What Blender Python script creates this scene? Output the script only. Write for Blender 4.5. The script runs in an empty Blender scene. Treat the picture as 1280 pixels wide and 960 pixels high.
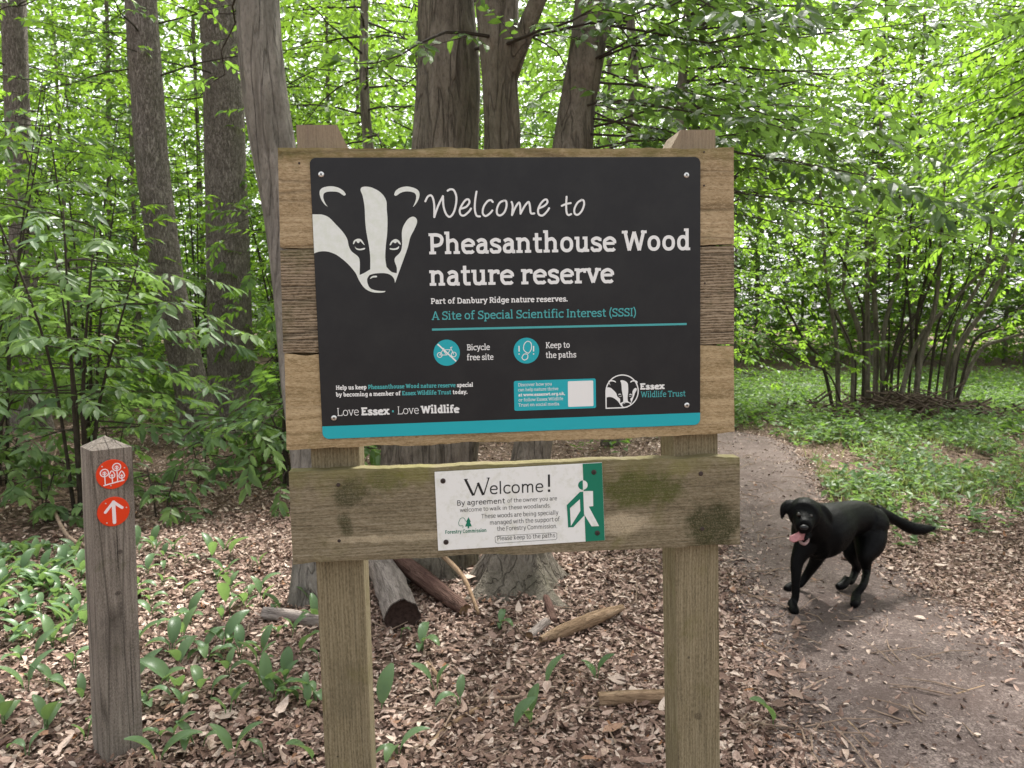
import bpy, bmesh, math, random
import numpy as np
from mathutils import Vector, Matrix, geometry
R = math.radians
SC = bpy.context.scene
COL = SC.collection
# ------------------------------------------------------------------ camera, world, sun, exposure
FPX, PITCH, CAMZ = 930.0, R(4.8), 1.5
cam = bpy.data.objects.new('camera', bpy.data.cameras.new('camera'))
COL.objects.link(cam)
cam.location = (0, 0, CAMZ)
cam.rotation_euler = (R(90) - PITCH, 0, 0)
cam.data.sensor_width = 36.0
cam.data.lens = FPX / 1280 * 36
cam.data.clip_start, cam.data.clip_end = 0.05, 600
cam.data.dof.use_dof = True
cam.data.dof.focus_distance = 1.62
cam.data.dof.aperture_fstop = 10
SC.camera = cam
W = bpy.data.worlds.new('World'); SC.world = W; W.use_nodes = True
wn, wl = W.node_tree.nodes, W.node_tree.links
wn.clear()
SUN_EL, SUN_ROT = R(56), R(18)
sky = wn.new('ShaderNodeTexSky'); sky.sky_type = 'NISHITA'; sky.sun_disc = False
sky.sun_elevation, sky.sun_rotation = SUN_EL, SUN_ROT
sky.air_density, sky.dust_density, sky.ozone_density = 1.0, 4.0, 1.0
hs = wn.new('ShaderNodeHueSaturation'); hs.inputs['Saturation'].default_value = 0.12   # a bright veil of cloud
bg = wn.new('ShaderNodeBackground'); bg.inputs['Strength'].default_value = 0.115
wo = wn.new('ShaderNodeOutputWorld')
wl.new(sky.outputs[0], hs.inputs['Color']); wl.new(hs.outputs[0], bg.inputs['Color']); wl.new(bg.outputs[0], wo.inputs['Surface'])
sl = bpy.data.lights.new('sun', 'SUN'); sl.energy = 2.4; sl.angle = R(7); sl.color = (1, .96, .89)
so = bpy.data.objects.new('sun', sl); COL.objects.link(so)
sd = Vector((math.sin(SUN_ROT) * math.cos(SUN_EL), math.cos(SUN_ROT) * math.cos(SUN_EL), math.sin(SUN_EL)))
so.rotation_euler = sd.to_track_quat('Z', 'Y').to_euler()
VS = SC.view_settings
VS.view_transform = 'Standard'; VS.look = 'None'; VS.exposure = 1.95; VS.gamma = 1; VS.use_curve_mapping = False
cy = SC.cycles
cy.use_denoising = True
cy.max_bounces = 8; cy.diffuse_bounces = 5; cy.glossy_bounces = 2; cy.transmission_bounces = 6; cy.transparent_max_bounces = 4
cy.sample_clamp_indirect = 6
SC.render.use_motion_blur = False

# ------------------------------------------------------------------ pixel geometry (photo is 1280 x 960)
CP, SP = math.cos(PITCH), math.sin(PITCH)
C0 = Vector((0, 0, CAMZ))
def c2w(v): return Vector((v[0], v[2] * CP + v[1] * SP, -v[2] * SP + v[1] * CP))   # right, up, forward -> world
def ray(px, py): return c2w(((px - 640) / FPX, (480 - py) / FPX, 1.0))
def at(px, py, Y):
    r = ray(px, py); return C0 + r * (Y / r.y)
def G(px, py, z=0.0):
    r = ray(px, py); return C0 + r * ((z - CAMZ) / r.z)

# ------------------------------------------------------------------ things, parts
def tag(o, label=None, cat=None, group=None, kind=None):
    if label: o['label'] = label
    if cat: o['category'] = cat
    if group: o['group'] = group
    if kind: o['kind'] = kind
    return o
def empty(name, loc=(0, 0, 0), label=None, cat=None, group=None, mat=None):
    o = bpy.data.objects.new(name, None); COL.objects.link(o)
    o.empty_display_size = .1
    if mat is not None: o.matrix_world = mat
    else: o.location = loc
    return tag(o, label, cat, group)
def link(name, me, parent=None, mats=()):
    o = bpy.data.objects.new(name, me); COL.objects.link(o)
    for m in mats: me.materials.append(m)
    if parent is not None: o.parent = parent
    return o
def np_mesh(name, V, T, mi=None, smooth=False):
    me = bpy.data.meshes.new(name)
    V = np.asarray(V, dtype=np.float32); T = np.asarray(T, dtype=np.int32)
    n = len(T); k = T.shape[1]
    me.vertices.add(len(V)); me.vertices.foreach_set('co', V.ravel())
    me.loops.add(n * k); me.loops.foreach_set('vertex_index', T.ravel())
    me.polygons.add(n)
    me.polygons.foreach_set('loop_start', np.arange(0, n * k, k, dtype=np.int32))
    if mi is not None: me.polygons.foreach_set('material_index', np.asarray(mi, dtype=np.int32))
    me.polygons.foreach_set('use_smooth', np.full(n, smooth, dtype=bool))
    me.update(calc_edges=True); me.validate()
    return me
def bm_mesh(name, bm, smooth=False):
    me = bpy.data.meshes.new(name); bmesh.ops.recalc_face_normals(bm, faces=bm.faces)
    if smooth:
        for f in bm.faces: f.smooth = True
    bm.to_mesh(me); bm.free(); return me
class Acc:                                   # collects triangles of several pieces of ONE part
    def __init__(s): s.v = []; s.t = []; s.m = []; s.n = 0
    def add(s, V, T, m=0):
        V = np.asarray(V, float).reshape(-1, 3); T = np.asarray(T, int).reshape(-1, 3)
        s.v.append(V); s.t.append(T + s.n); s.m.append(np.full(len(T), m)); s.n += len(V)
    def mesh(s, name, smooth=False, off=None):
        V = np.concatenate(s.v)
        if off is not None: V = V - np.array(off)
        return np_mesh(name, V, np.concatenate(s.t), np.concatenate(s.m), smooth)
    def arrays(s): return np.concatenate(s.v), np.concatenate(s.t), np.concatenate(s.m)
def catmull(P, n=6, closed=False):
    P = [np.array(p, float) for p in P]
    if len(P) < 3 and not closed: return P
    out = []; N = len(P)
    rng = range(N) if closed else range(N - 1)
    for i in rng:
        if closed: a, b, c, d = P[(i - 1) % N], P[i], P[(i + 1) % N], P[(i + 2) % N]
        else: a, b, c, d = P[max(i - 1, 0)], P[i], P[i + 1], P[min(i + 2, N - 1)]
        for k in range(n):
            t = k / n
            out.append(.5 * (2 * b + (c - a) * t + (2 * a - 5 * b + 4 * c - d) * t * t + (3 * b - a - 3 * c + d) * t ** 3))
    if not closed: out.append(P[-1])
    return out
def tube(path, rad, sides=8, cap=True, flute=None, squash=None):
    P = np.array([tuple(p) for p in path], float); n = len(P)
    rad = np.broadcast_to(np.asarray(rad, float), (n,)) if np.ndim(rad) < 2 else np.asarray(rad)
    T = np.gradient(P, axis=0); T /= np.linalg.norm(T, axis=1)[:, None] + 1e-12
    ref = np.array([0, 0, 1.]) if abs(T[0][2]) < .8 else np.array([1., 0, 0])
    u = np.cross(T[0], ref); u /= np.linalg.norm(u)
    ang = np.arange(sides) / sides * 2 * math.pi
    V = []
    for i in range(n):
        u = u - T[i] * (u @ T[i]); u /= np.linalg.norm(u) + 1e-12
        w = np.cross(T[i], u)
        r = rad[i] * np.ones(sides)
        if flute is not None: r = r * flute(i / (n - 1), ang)
        V.append(P[i] + np.outer(np.cos(ang) * r, u) + np.outer(np.sin(ang) * r, w))
    V = np.concatenate(V)
    a = np.arange(sides); b = (a + 1) % sides
    F = []
    for i in range(n - 1):
        o = i * sides
        F.append(np.stack([o + a, o + b, o + sides + b], 1)); F.append(np.stack([o + a, o + sides + b, o + sides + a], 1))
    if cap:
        V = np.concatenate([V, P[:1], P[-1:]])
        c0, c1 = len(V) - 2, len(V) - 1; o = (n - 1) * sides
        F.append(np.stack([np.full(sides, c0), b, a], 1)); F.append(np.stack([np.full(sides, c1), o + a, o + b], 1))
    return V, np.concatenate(F)

# ------------------------------------------------------------------ materials
def newmat(name):
    m = bpy.data.materials.new(name); m.use_nodes = True
    nt = m.node_tree; nt.nodes.clear()
    out = nt.nodes.new('ShaderNodeOutputMaterial')
    return m, nt, out
def N(nt, typ, **kw):
    n = nt.nodes.new(typ)
    for k, v in kw.items():
        if k.startswith('i_'):
            key = k[2:]; key = int(key) if key.isdigit() else key.replace('_', ' ')
            n.inputs[key].default_value = v
        else: setattr(n, k, v)
    return n
def ramp(nt, src, stops, interp='LINEAR'):
    r = nt.nodes.new('ShaderNodeValToRGB'); r.color_ramp.interpolation = interp
    e = r.color_ramp.elements
    while len(e) < len(stops): e.new(.5)
    for k, (p, c) in enumerate(stops):
        e[k].position = p; e[k].color = (*c, 1) if len(c) == 3 else c
    nt.links.new(src, r.inputs[0]); return r.outputs[0]
def mixc(nt, fac, a, b, typ='MIX'):
    m = nt.nodes.new('ShaderNodeMix'); m.data_type = 'RGBA'; m.blend_type = typ
    for s, v in ((m.inputs[0], fac), (m.inputs[6], a), (m.inputs[7], b)):
        if hasattr(v, 'links') or hasattr(v, 'is_output'): nt.links.new(v, s)
        else: s.default_value = (*v, 1) if isinstance(v, tuple) and len(v) == 3 else v
    return m.outputs[2]
def mathn(nt, op, a, b=0.0, clamp=False):
    m = nt.nodes.new('ShaderNodeMath'); m.operation = op; m.use_clamp = clamp
    for s, v in ((m.inputs[0], a), (m.inputs[1], b)):
        if hasattr(v, 'is_output'): nt.links.new(v, s)
        else: s.default_value = v
    return m.outputs[0]
def coords(nt, scale=(1, 1, 1), loc=(0, 0, 0), kind='Object'):
    tc = nt.nodes.new('ShaderNodeTexCoord'); mp = nt.nodes.new('ShaderNodeMapping')
    mp.inputs['Scale'].default_value = scale; mp.inputs['Location'].default_value = loc
    nt.links.new(tc.outputs[kind], mp.inputs[0]); return mp.outputs[0]
def noise(nt, vec, scale, detail=4, rough=.55, dist=0.0):
    n = N(nt, 'ShaderNodeTexNoise', i_Scale=scale, i_Detail=detail, i_Roughness=rough, i_Distortion=dist)
    nt.links.new(vec, n.inputs['Vector']); return n.outputs['Fac']
def principled(nt, out, col, rough=.7, spec=.3, bump=None, bstr=.3, bdist=.01, metal=0.0):
    p = nt.nodes.new('ShaderNodeBsdfPrincipled')
    for s, v in (('Base Color', col), ('Roughness', rough)):
        if hasattr(v, 'is_output'): nt.links.new(v, p.inputs[s])
        else: p.inputs[s].default_value = (*v, 1) if isinstance(v, tuple) and len(v) == 3 else v
    p.inputs['Specular IOR Level'].default_value = spec; p.inputs['Metallic'].default_value = metal
    if bump is not None:
        b = N(nt, 'ShaderNodeBump', i_Strength=bstr, i_Distance=bdist)
        nt.links.new(bump, b.inputs['Height']); nt.links.new(b.outputs[0], p.inputs['Normal'])
    nt.links.new(p.outputs[0], out.inputs['Surface']); return p
def simple(name, col, rough=.6, spec=.3, metal=0.0, var=.12, scale=60):
    m, nt, out = newmat(name)
    f = noise(nt, coords(nt), scale, 3)
    c = ramp(nt, f, [(.3, tuple(max(0, x * (1 - var)) for x in col)), (.7, tuple(min(1, x * (1 + var)) for x in col))])
    principled(nt, out, c, rough, spec, metal=metal); return m
def leafmat(name, dark, light, trans, gloss=.42, tmix=.45, tint=None, alongvar=True):
    m, nt, out = newmat(name)
    g = nt.nodes.new('ShaderNodeNewGeometry')
    c = ramp(nt, g.outputs['Random Per Island'], [(0, dark), (.6, light), (1, tuple(x * 1.25 for x in light))])
    t = ramp(nt, g.outputs['Random Per Island'], [(0, tuple(x * .7 for x in trans)), (1, tuple(x * 1.15 for x in trans))])
    f = noise(nt, coords(nt, kind='Object'), 1.3, 2)
    c = mixc(nt, ramp(nt, f, [(.35, (0, 0, 0)), (.7, (1, 1, 1))]), c, mixc(nt, 1.0, c, (1.35, 1.2, .8), 'MULTIPLY'))
    p = nt.nodes.new('ShaderNodeBsdfPrincipled'); nt.links.new(c, p.inputs['Base Color'])
    p.inputs['Roughness'].default_value = gloss; p.inputs['Specular IOR Level'].default_value = .24
    tr = nt.nodes.new('ShaderNodeBsdfTranslucent'); nt.links.new(t, tr.inputs[0])
    mx = nt.nodes.new('ShaderNodeMixShader'); mx.inputs[0].default_value = tmix
    nt.links.new(p.outputs[0], mx.inputs[1]); nt.links.new(tr.outputs[0], mx.inputs[2]); nt.links.new(mx.outputs[0], out.inputs['Surface'])
    return m
def woodmat(name, dark, mid, pale, axis='x', seed=0.0, ridge=.35, ring=26, algae=0.0, topband=None, scale=1.0, streak=0.0, moss=(.060, .070, .018), crack=0.0, blot=None):
    """sawn, weathered timber with grain along one axis; algae = how much green growth its faces carry"""
    m, nt, out = newmat(name)
    st = {'x': (.07, 1, 1), 'z': (1, 1, .07)}[axis]
    v = coords(nt, tuple(s * scale for s in st), (seed, seed * .7, seed * 1.3))
    w0 = noise(nt, v, 9, 3)
    gr = noise(nt, v, ring * 2.6, 6, .65, .6)
    fine = noise(nt, v, 260, 4, .6)
    rid = N(nt, 'ShaderNodeTexWave', wave_type='BANDS', bands_direction='Z' if axis == 'x' else 'X', i_Scale=ring, i_Distortion=9, i_Detail=5, i_Detail_Scale=1.6, i_Detail_Roughness=.65)
    nt.links.new(v, rid.inputs['Vector'])
    h = mathn(nt, 'ADD', mathn(nt, 'MULTIPLY', rid.outputs['Fac'], ridge), mathn(nt, 'MULTIPLY', gr, 1 - ridge))
    c = ramp(nt, h, [(.24, dark), (.50, mid), (.80, pale)])
    iso = coords(nt, (1, 1, 1), (seed * 3, 0, seed))
    fuzz = noise(nt, coords(nt, (.35, 1, 1) if axis == 'x' else (1, 1, .35), (seed * 3, 0, seed)), 330, 4, .75)
    c = mixc(nt, ramp(nt, fuzz, [(.48, (0, 0, 0)), (.64, (.6, .6, .6))]), c, pale)
    c = mixc(nt, ramp(nt, fuzz, [(.34, (.65,) * 3), (.46, (0, 0, 0))]), c, dark)
    c = mixc(nt, ramp(nt, w0, [(.3, (.0, .0, .0)), (.75, (.45, .45, .45))]), c, mixc(nt, 1.0, c, (.62, .6, .55), 'MULTIPLY'))
    if streak: 
        ss = noise(nt, coords(nt, (.25, 1, 1.3) if axis == 'x' else (1.3, 1, .25), (seed, 2, 1)), 90, 3)
        c = mixc(nt, ramp(nt, ss, [(.58, (0, 0, 0)), (.66, (streak,) * 3)]), c, tuple(min(1, x * 1.5) for x in pale))
    bump = mathn(nt, 'ADD', mathn(nt, 'ADD', h, mathn(nt, 'MULTIPLY', fine, .5)), mathn(nt, 'MULTIPLY', fuzz, .8))
    if algae:
        big = noise(nt, iso, 7.5, 4, .6, .4); sp = noise(nt, iso, 330, 3, .7)
        mk = mathn(nt, 'MULTIPLY', ramp(nt, big, [(.62 - algae * .32, (0, 0, 0)), (.80 - algae * .26, (1, 1, 1))]), ramp(nt, sp, [(.34, (.5,) * 3), (.56, (1, 1, 1))]))
        c = mixc(nt, mathn(nt, 'MULTIPLY', mk, .82), c, moss)
    if blot:
        for (bx, bz, rx, rz, amt, bc) in blot:
            sharp = rx < .009
            tc = coords(nt, (1 / rx, 0, 1 / rz), (-bx / rx, 0, -bz / rz))
            ln = N(nt, 'ShaderNodeVectorMath', operation='LENGTH'); nt.links.new(tc, ln.inputs[0])
            d = mathn(nt, 'ADD', ln.outputs['Value'], mathn(nt, 'MULTIPLY', mathn(nt, 'SUBTRACT', noise(nt, iso, 22, 5, .65), .5), .9 if sharp else 1.7))
            sp = noise(nt, iso, 360, 2, .7)
            mk = mathn(nt, 'MULTIPLY', ramp(nt, d, [(.55, (amt,) * 3), (1.1, (0, 0, 0))]), ramp(nt, sp, [(.34, (.4,) * 3), (.56, (1, 1, 1))]))
            c = mixc(nt, mk, c, bc)
    if topband:
        z0, z1, tcn = topband
        tc = nt.nodes.new('ShaderNodeTexCoord'); sx = nt.nodes.new('ShaderNodeSeparateXYZ'); nt.links.new(tc.outputs['Object'], sx.inputs[0])
        k = mathn(nt, 'DIVIDE', mathn(nt, 'SUBTRACT', sx.outputs['Z'], z0), z1 - z0)
        k = mathn(nt, 'ADD', k, mathn(nt, 'MULTIPLY', mathn(nt, 'SUBTRACT', noise(nt, iso, 30, 4), .5), 1.4))
        c = mixc(nt, ramp(nt, k, [(.3, (0, 0, 0)), (.9, (.62,) * 3)]), c, tcn)
    if crack:
        cv = coords(nt, (.05, 1, 1) if axis == 'x' else (1, 1, .05), (seed, 3, 5))
        vr = N(nt, 'ShaderNodeTexVoronoi', feature='DISTANCE_TO_EDGE', i_Scale=13.0); nt.links.new(cv, vr.inputs['Vector'])
        ck = ramp(nt, vr.outputs['Distance'], [(.0, (1, 1, 1)), (.035, (0, 0, 0))])
        c = mixc(nt, mathn(nt, 'MULTIPLY', ck, crack), c, (.03, .025, .02))
        bump = mathn(nt, 'SUBTRACT', bump, mathn(nt, 'MULTIPLY', ck, crack * 1.5))
    principled(nt, out, c, .85, .15, bump, .7, .0035); return m
def barkmat(name, dark, mid, pale, stretch=.16, scale=14, bstr=1.0, bdist=.03, green=.25, plates=True):
    m, nt, out = newmat(name)
    v = coords(nt, (1, 1, stretch))
    a = noise(nt, v, scale, 6, .62, .8)
    vor = N(nt, 'ShaderNodeTexVoronoi', feature='DISTANCE_TO_EDGE', i_Scale=scale * 1.1)
    dv = nt.nodes.new('ShaderNodeVectorMath'); dv.operation = 'ADD'
    nz = N(nt, 'ShaderNodeTexNoise', i_Scale=scale * .7, i_Detail=3); nt.links.new(v, nz.inputs['Vector'])
    sc2 = N(nt, 'ShaderNodeVectorMath', operation='SCALE'); sc2.inputs['Scale'].default_value = .14
    nt.links.new(nz.outputs['Color'], sc2.inputs[0]); nt.links.new(v, dv.inputs[0]); nt.links.new(sc2.outputs[0], dv.inputs[1]); nt.links.new(dv.outputs[0], vor.inputs['Vector'])
    ed = ramp(nt, vor.outputs['Distance'], [(0, (0, 0, 0)), (.22, (1, 1, 1))])
    h = mathn(nt, 'ADD', mathn(nt, 'MULTIPLY', a, .6), mathn(nt, 'MULTIPLY', ed, .4)) if plates else a
    c = ramp(nt, h, [(.22, dark), (.55, mid), (.85, pale)])
    iso = coords(nt)
    blot = noise(nt, iso, 2.2, 5, .6)
    c = mixc(nt, ramp(nt, blot, [(.42, (0, 0, 0)), (.7, (green,) * 3)]), c, (.075, .085, .04))
    fine = noise(nt, coords(nt, (1, 1, stretch * 1.6)), scale * 6, 5, .7)
    c = mixc(nt, ramp(nt, fine, [(.36, (.55,) * 3), (.52, (0, 0, 0))]), c, dark)
    h = mathn(nt, 'ADD', h, mathn(nt, 'MULTIPLY', fine, .35))
    if not plates:
        gv = noise(nt, coords(nt, (1, 1, .085), (3, 1, 2)), scale * .9, 3, .5, .5)
        gl = ramp(nt, mathn(nt, 'ABSOLUTE', mathn(nt, 'SUBTRACT', gv, .5)), [(0, (.5,) * 3), (.03, (0, 0, 0))])
        c = mixc(nt, gl, c, tuple(x * .6 for x in dark)); h = mathn(nt, 'SUBTRACT', h, mathn(nt, 'MULTIPLY', gl, .6))
    lich = noise(nt, coords(nt, (1, 1, .5)), 9, 6, .7)
    c = mixc(nt, ramp(nt, lich, [(.55, (0, 0, 0)), (.75, (.4,) * 3)]), c, pale)
    principled(nt, out, c, .9, .12, h, bstr, bdist); return m
def plain(name, col, rough=.6, spec=.3, metal=0.0, dirt=None, dirtcol=(.3, .3, .2)):
    m, nt, out = newmat(name)
    c = col
    if dirt:
        f = noise(nt, coords(nt), dirt[0], 6, .7)
        c = mixc(nt, ramp(nt, f, [(dirt[1], (0, 0, 0)), (dirt[2], (dirt[3],) * 3)]), col, dirtcol)
    principled(nt, out, c, rough, spec, metal=metal); return m
# ------------------------------------------------------------------ lettering: a drawn stroke alphabet (slab or plain)
def glyph(c, h, sf):
    """strokes (points, weight factor) and advance; em units, x-height .52, capitals .70"""
    st = []; X, A, K, D = .52, .75, .70, -.20
    k = .82
    def P(*p, f=1.0): st.append((list(p), f))
    def Cv(*p, f=1.0, closed=False): st.append((catmull(p, 6, closed), f) if not closed else (catmull(p, 6, True) + [np.array(p[0], float)], f))
    def foot(x, l=.075, r=.075, y=0.0):
        if sf: P((x - l - h * .6, y + h * k), (x + r + h * .6, y + h * k), f=k)
    def head(x, y, l=.085):
        if sf: P((x - l - h * .5, y - h * k), (x + h * .2, y - h * k), f=k)
    def top(x, y, l=.07, r=.07):
        if sf: P((x - l - h * .6, y - h * k), (x + r + h * .6, y - h * k), f=k)
    def O(x0, x1, y0, y1):
        cx, cyy, rx, ry = (x0 + x1) / 2, (y0 + y1) / 2, (x1 - x0) / 2 - h, (y1 - y0) / 2 - h * .9
        pts = []
        for i in range(29):
            a = i / 28 * 2 * math.pi; q = 2 / 2.25
            pts.append((cx + rx * math.copysign(abs(math.cos(a)) ** q, math.cos(a)), cyy + ry * math.copysign(abs(math.sin(a)) ** q, math.sin(a))))
        st.append((pts, 1.0))
    if c == ' ': return [], .21
    if c == 'a':
        Cv((.08, .40), (.14, X - h * 1.4), (.22, X - h), (.30, X - h * 1.4), (.35, .38), (.355, .28), (.355, .16), (.37, .06), (.42, h * .9), (.46, h * .9))
        Cv((.355, .30), (.22, .295), (.12, .25), (.085, .16), (.12, .07), (.20, h * .9), (.29, .06), (.355, .15)); return st, .47
    if c == 'b':
        P((.13, h), (.13, A)); head(.13, A); O(.13 - h, .49, 0, X); return st, .53
    if c == 'c':
        Cv((.41, .41), (.36, X - h * 1.5), (.27, X - h), (.15, X - h * 1.8), (.08, .35), (.07, .26), (.085, .15), (.16, .055), (.27, h * .9), (.36, .055), (.42, .11))
        if sf: P((.41, .36), (.41, X - h * .3), f=.8)
        return st, .46
    if c == 'd':
        P((.40, .0), (.40, A)); head(.40, A); foot(.40, 0, .08); O(.035, .40 + h, 0, X); return st, .53
    if c == 'e':
        P((.09, .275), (.43, .275), f=.85)
        Cv((.43, .275), (.425, .36), (.36, X - h * 1.6), (.26, X - h), (.15, X - h * 1.7), (.08, .36), (.07, .26), (.085, .15), (.16, .055), (.27, h * .9), (.37, .05), (.43, .10)); return st, .49
    if c == 'f':
        P((.15, 0), (.15, .52)); Cv((.15, .52), (.165, .64), (.22, A - h * 1.3), (.30, A - h), (.38, A - h * 1.5)); P((.03, X - h), (.34, X - h), f=.85); foot(.15, .075, .10); return st, .37
    if c == 'g':
        O(.035, .42 + h, .05, X); Cv((.42, X), (.42, .25), (.42, .02), (.38, -.11), (.28, D + h), (.17, D + h * 1.1), (.09, -.12))
        if sf: P((.42, X - h * k), (.50, X - h * k), f=k)
        return st, .53
    if c == 'h':
        P((.13, 0), (.13, A)); head(.13, A); foot(.13); Cv((.13, .34), (.18, .43), (.26, X - h * 1.2), (.33, X - h), (.41, X - h * 2.2), (.43, .33), (.43, .2), (.43, 0)); foot(.43); return st, .57
    if c == 'i':
        P((.13, 0), (.13, X)); head(.13, X); foot(.13); P((.13, .62), (.13, .62 + h * 2.1), f=1.1); return st, .27
    if c == 'k':
        P((.13, 0), (.13, A)); head(.13, A); foot(.13, .075, .05); P((.14, .19), (.40, X - h * .5)); P((.21, .27), (.43, h * .5)); top(.39, X, .07, .06); foot(.43, .06, .06); return st, .53
    if c == 'l':
        P((.13, 0), (.13, A)); head(.13, A); foot(.13); return st, .27
    if c == 'm':
        P((.13, 0), (.13, X)); head(.13, X); foot(.13)
        for x0 in (.13, .41):
            Cv((x0, .34), (x0 + .05, .43), (x0 + .12, X - h * 1.2), (x0 + .185, X - h), (x0 + .26, X - h * 2.2), (x0 + .28, .33), (x0 + .28, .2), (x0 + .28, 0)); foot(x0 + .28, .055, .055)
        return st, .83
    if c == 'n':
        P((.13, 0), (.13, X)); head(.13, X); foot(.13); Cv((.13, .34), (.18, .43), (.26, X - h * 1.2), (.33, X - h), (.41, X - h * 2.2), (.43, .33), (.43, .2), (.43, 0)); foot(.43); return st, .57
    if c == 'o': O(.035, .495, 0, X); return st, .53
    if c == 'p':
        P((.13, D), (.13, X)); head(.13, X); foot(.13, y=D); O(.13 - h, .49, 0, X); return st, .53
    if c == 'r':
        P((.13, 0), (.13, X)); head(.13, X); foot(.13, .075, .10); Cv((.13, .32), (.17, .42), (.24, X - h * 1.3), (.31, X - h), (.38, X - h * 1.2))
        if sf: P((.37, X - h * .5), (.37, .36), f=.8)
        return st, .41
    if c == 's':
        Cv((.36, .40), (.31, X - h * 1.3), (.22, X - h), (.13, X - h * 1.6), (.09, .385), (.13, .30), (.23, .26), (.33, .215), (.37, .14), (.33, .06), (.23, h * .9), (.13, .05), (.07, .11))
        if sf: P((.365, .36), (.365, X - h), f=.75); P((.065, h), (.065, .17), f=.75)
        return st, .44
    if c == 't':
        Cv((.16, .66), (.16, .45), (.16, .17), (.185, .065), (.25, h * .9), (.35, .055)); P((.03, X - h), (.34, X - h), f=.85); return st, .37
    if c == 'u':
        Cv((.12, X), (.12, .3), (.12, .18), (.15, .07), (.22, h * .9), (.31, .055), (.41, .17)); P((.41, 0), (.41, X)); head(.12, X); head(.41, X); foot(.41, 0, .08); return st, .55
    if c == 'v':
        P((.07, X), (.245, h * .4)); P((.42, X), (.245, h * .4)); top(.07, X); top(.42, X); return st, .49
    if c == 'w':
        P((.06, X), (.20, h * .4)); P((.20, h * .4), (.355, X - .03)); P((.355, X - .03), (.51, h * .4)); P((.51, h * .4), (.65, X)); top(.06, X); top(.65, X); return st, .71
    if c == 'x':
        P((.08, X - h * .5), (.41, h * .5)); P((.40, X - h * .5), (.07, h * .5)); top(.09, X); top(.40, X); foot(.08); foot(.41); return st, .49
    if c == 'y':
        P((.07, X), (.255, .03)); Cv((.43, X), (.30, .14), (.24, -.03), (.17, D + h * 1.3), (.08, D + h)); top(.07, X); top(.43, X); return st, .5
    if c == 'A':
        P((.06, 0), (.30, K)); P((.54, 0), (.30, K)); P((.15, .22), (.45, .22), f=.85); foot(.06, .06, .07); foot(.54, .07, .06); return st, .60
    if c == 'B':
        P((.14, 0), (.14, K)); head(.14, K); foot(.14, .075, 0)
        Cv((.14, K - h), (.28, K - h), (.41, K - h * 1.6), (.45, .53), (.40, .40), (.28, .37), (.14, .37)); Cv((.28, .37), (.43, .345), (.50, .20), (.44, .06), (.30, h), (.14, h)); return st, .56
    if c == 'C':
        Cv((.54, .52), (.47, K - h * 1.6), (.34, K - h), (.18, K - h * 2), (.09, .47), (.075, .35), (.09, .23), (.18, .07), (.34, h), (.48, .06), (.55, .14))
        if sf: P((.54, .48), (.54, K), f=.8)
        return st, .60
    if c == 'D':
        P((.14, 0), (.14, K)); head(.14, K); foot(.14, .075, 0); Cv((.14, K - h), (.30, K - h), (.46, K - h * 2.2), (.54, .47), (.55, .35), (.54, .23), (.46, .08), (.30, h), (.14, h)); return st, .63
    if c == 'E':
        P((.14, 0), (.14, K)); head(.14, K); foot(.14, .075, 0); P((.14, K - h), (.50, K - h)); P((.14, h), (.51, h)); P((.14, .36), (.40, .36))
        if sf: P((.49, .55), (.49, K), f=.8); P((.50, 0), (.50, .16), f=.8)
        return st, .56
    if c == 'F':
        P((.14, 0), (.14, K)); head(.14, K); foot(.14, .075, .1); P((.14, K - h), (.48, K - h)); P((.14, .35), (.39, .35))
        if sf: P((.47, .55), (.47, K), f=.8)
        return st, .52
    if c == 'H':
        P((.14, 0), (.14, K)); P((.54, 0), (.54, K)); P((.14, .36), (.54, .36)); top(.14, K); foot(.14); top(.54, K); foot(.54); return st, .68
    if c == 'I':
        P((.15, 0), (.15, K)); top(.15, K); foot(.15); return st, .30
    if c == 'K':
        P((.14, 0), (.14, K)); top(.14, K); foot(.14); P((.15, .27), (.48, K - h * .6)); P((.25, .37), (.53, h * .6)); top(.47, K); foot(.53, .06, .06); return st, .61
    if c == 'L':
        P((.14, 0), (.14, K)); top(.14, K); foot(.14, .075, 0); P((.14, h), (.50, h))
        if sf: P((.49, 0), (.49, .18), f=.8)
        return st, .54
    if c == 'P':
        P((.14, 0), (.14, K)); head(.14, K); foot(.14, .075, .09); Cv((.14, K - h), (.30, K - h), (.43, K - h * 1.8), (.48, .49), (.43, .345), (.30, .29), (.14, .29)); return st, .54
    if c == 'R':
        P((.14, 0), (.14, K)); head(.14, K); foot(.14, .075, .06); Cv((.14, K - h), (.30, K - h), (.43, K - h * 1.8), (.48, .51), (.43, .385), (.30, .34), (.14, .34)); P((.31, .33), (.51, h * .5)); foot(.52, .03, .05); return st, .59
    if c == 'S':
        Cv((.45, .53), (.39, K - h * 1.4), (.27, K - h), (.15, K - h * 1.8), (.095, .52), (.15, .41), (.27, .355), (.40, .295), (.455, .18), (.39, .06), (.26, h), (.14, .055), (.08, .15))
        if sf: P((.45, .49), (.45, K), f=.75); P((.075, 0), (.075, .20), f=.75)
        return st, .52
    if c == 'T':
        P((.27, 0), (.27, K)); P((.03, K - h), (.51, K - h)); foot(.27, .09, .09)
        if sf: P((.035, .54), (.035, K), f=.8); P((.505, .54), (.505, K), f=.8)
        return st, .55
    if c == 'W':
        P((.08, K), (.24, h * .4)); P((.24, h * .4), (.42, K - .04)); P((.42, K - .04), (.60, h * .4)); P((.60, h * .4), (.77, K)); top(.08, K); top(.77, K); return st, .86
    if c == '.': P((.09, 0), (.09, h * 2.2), f=1.15); return st, .2
    if c == ',': P((.10, h * 2.2), (.09, 0), (.05, -.09), f=1.0); return st, .2
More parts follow.
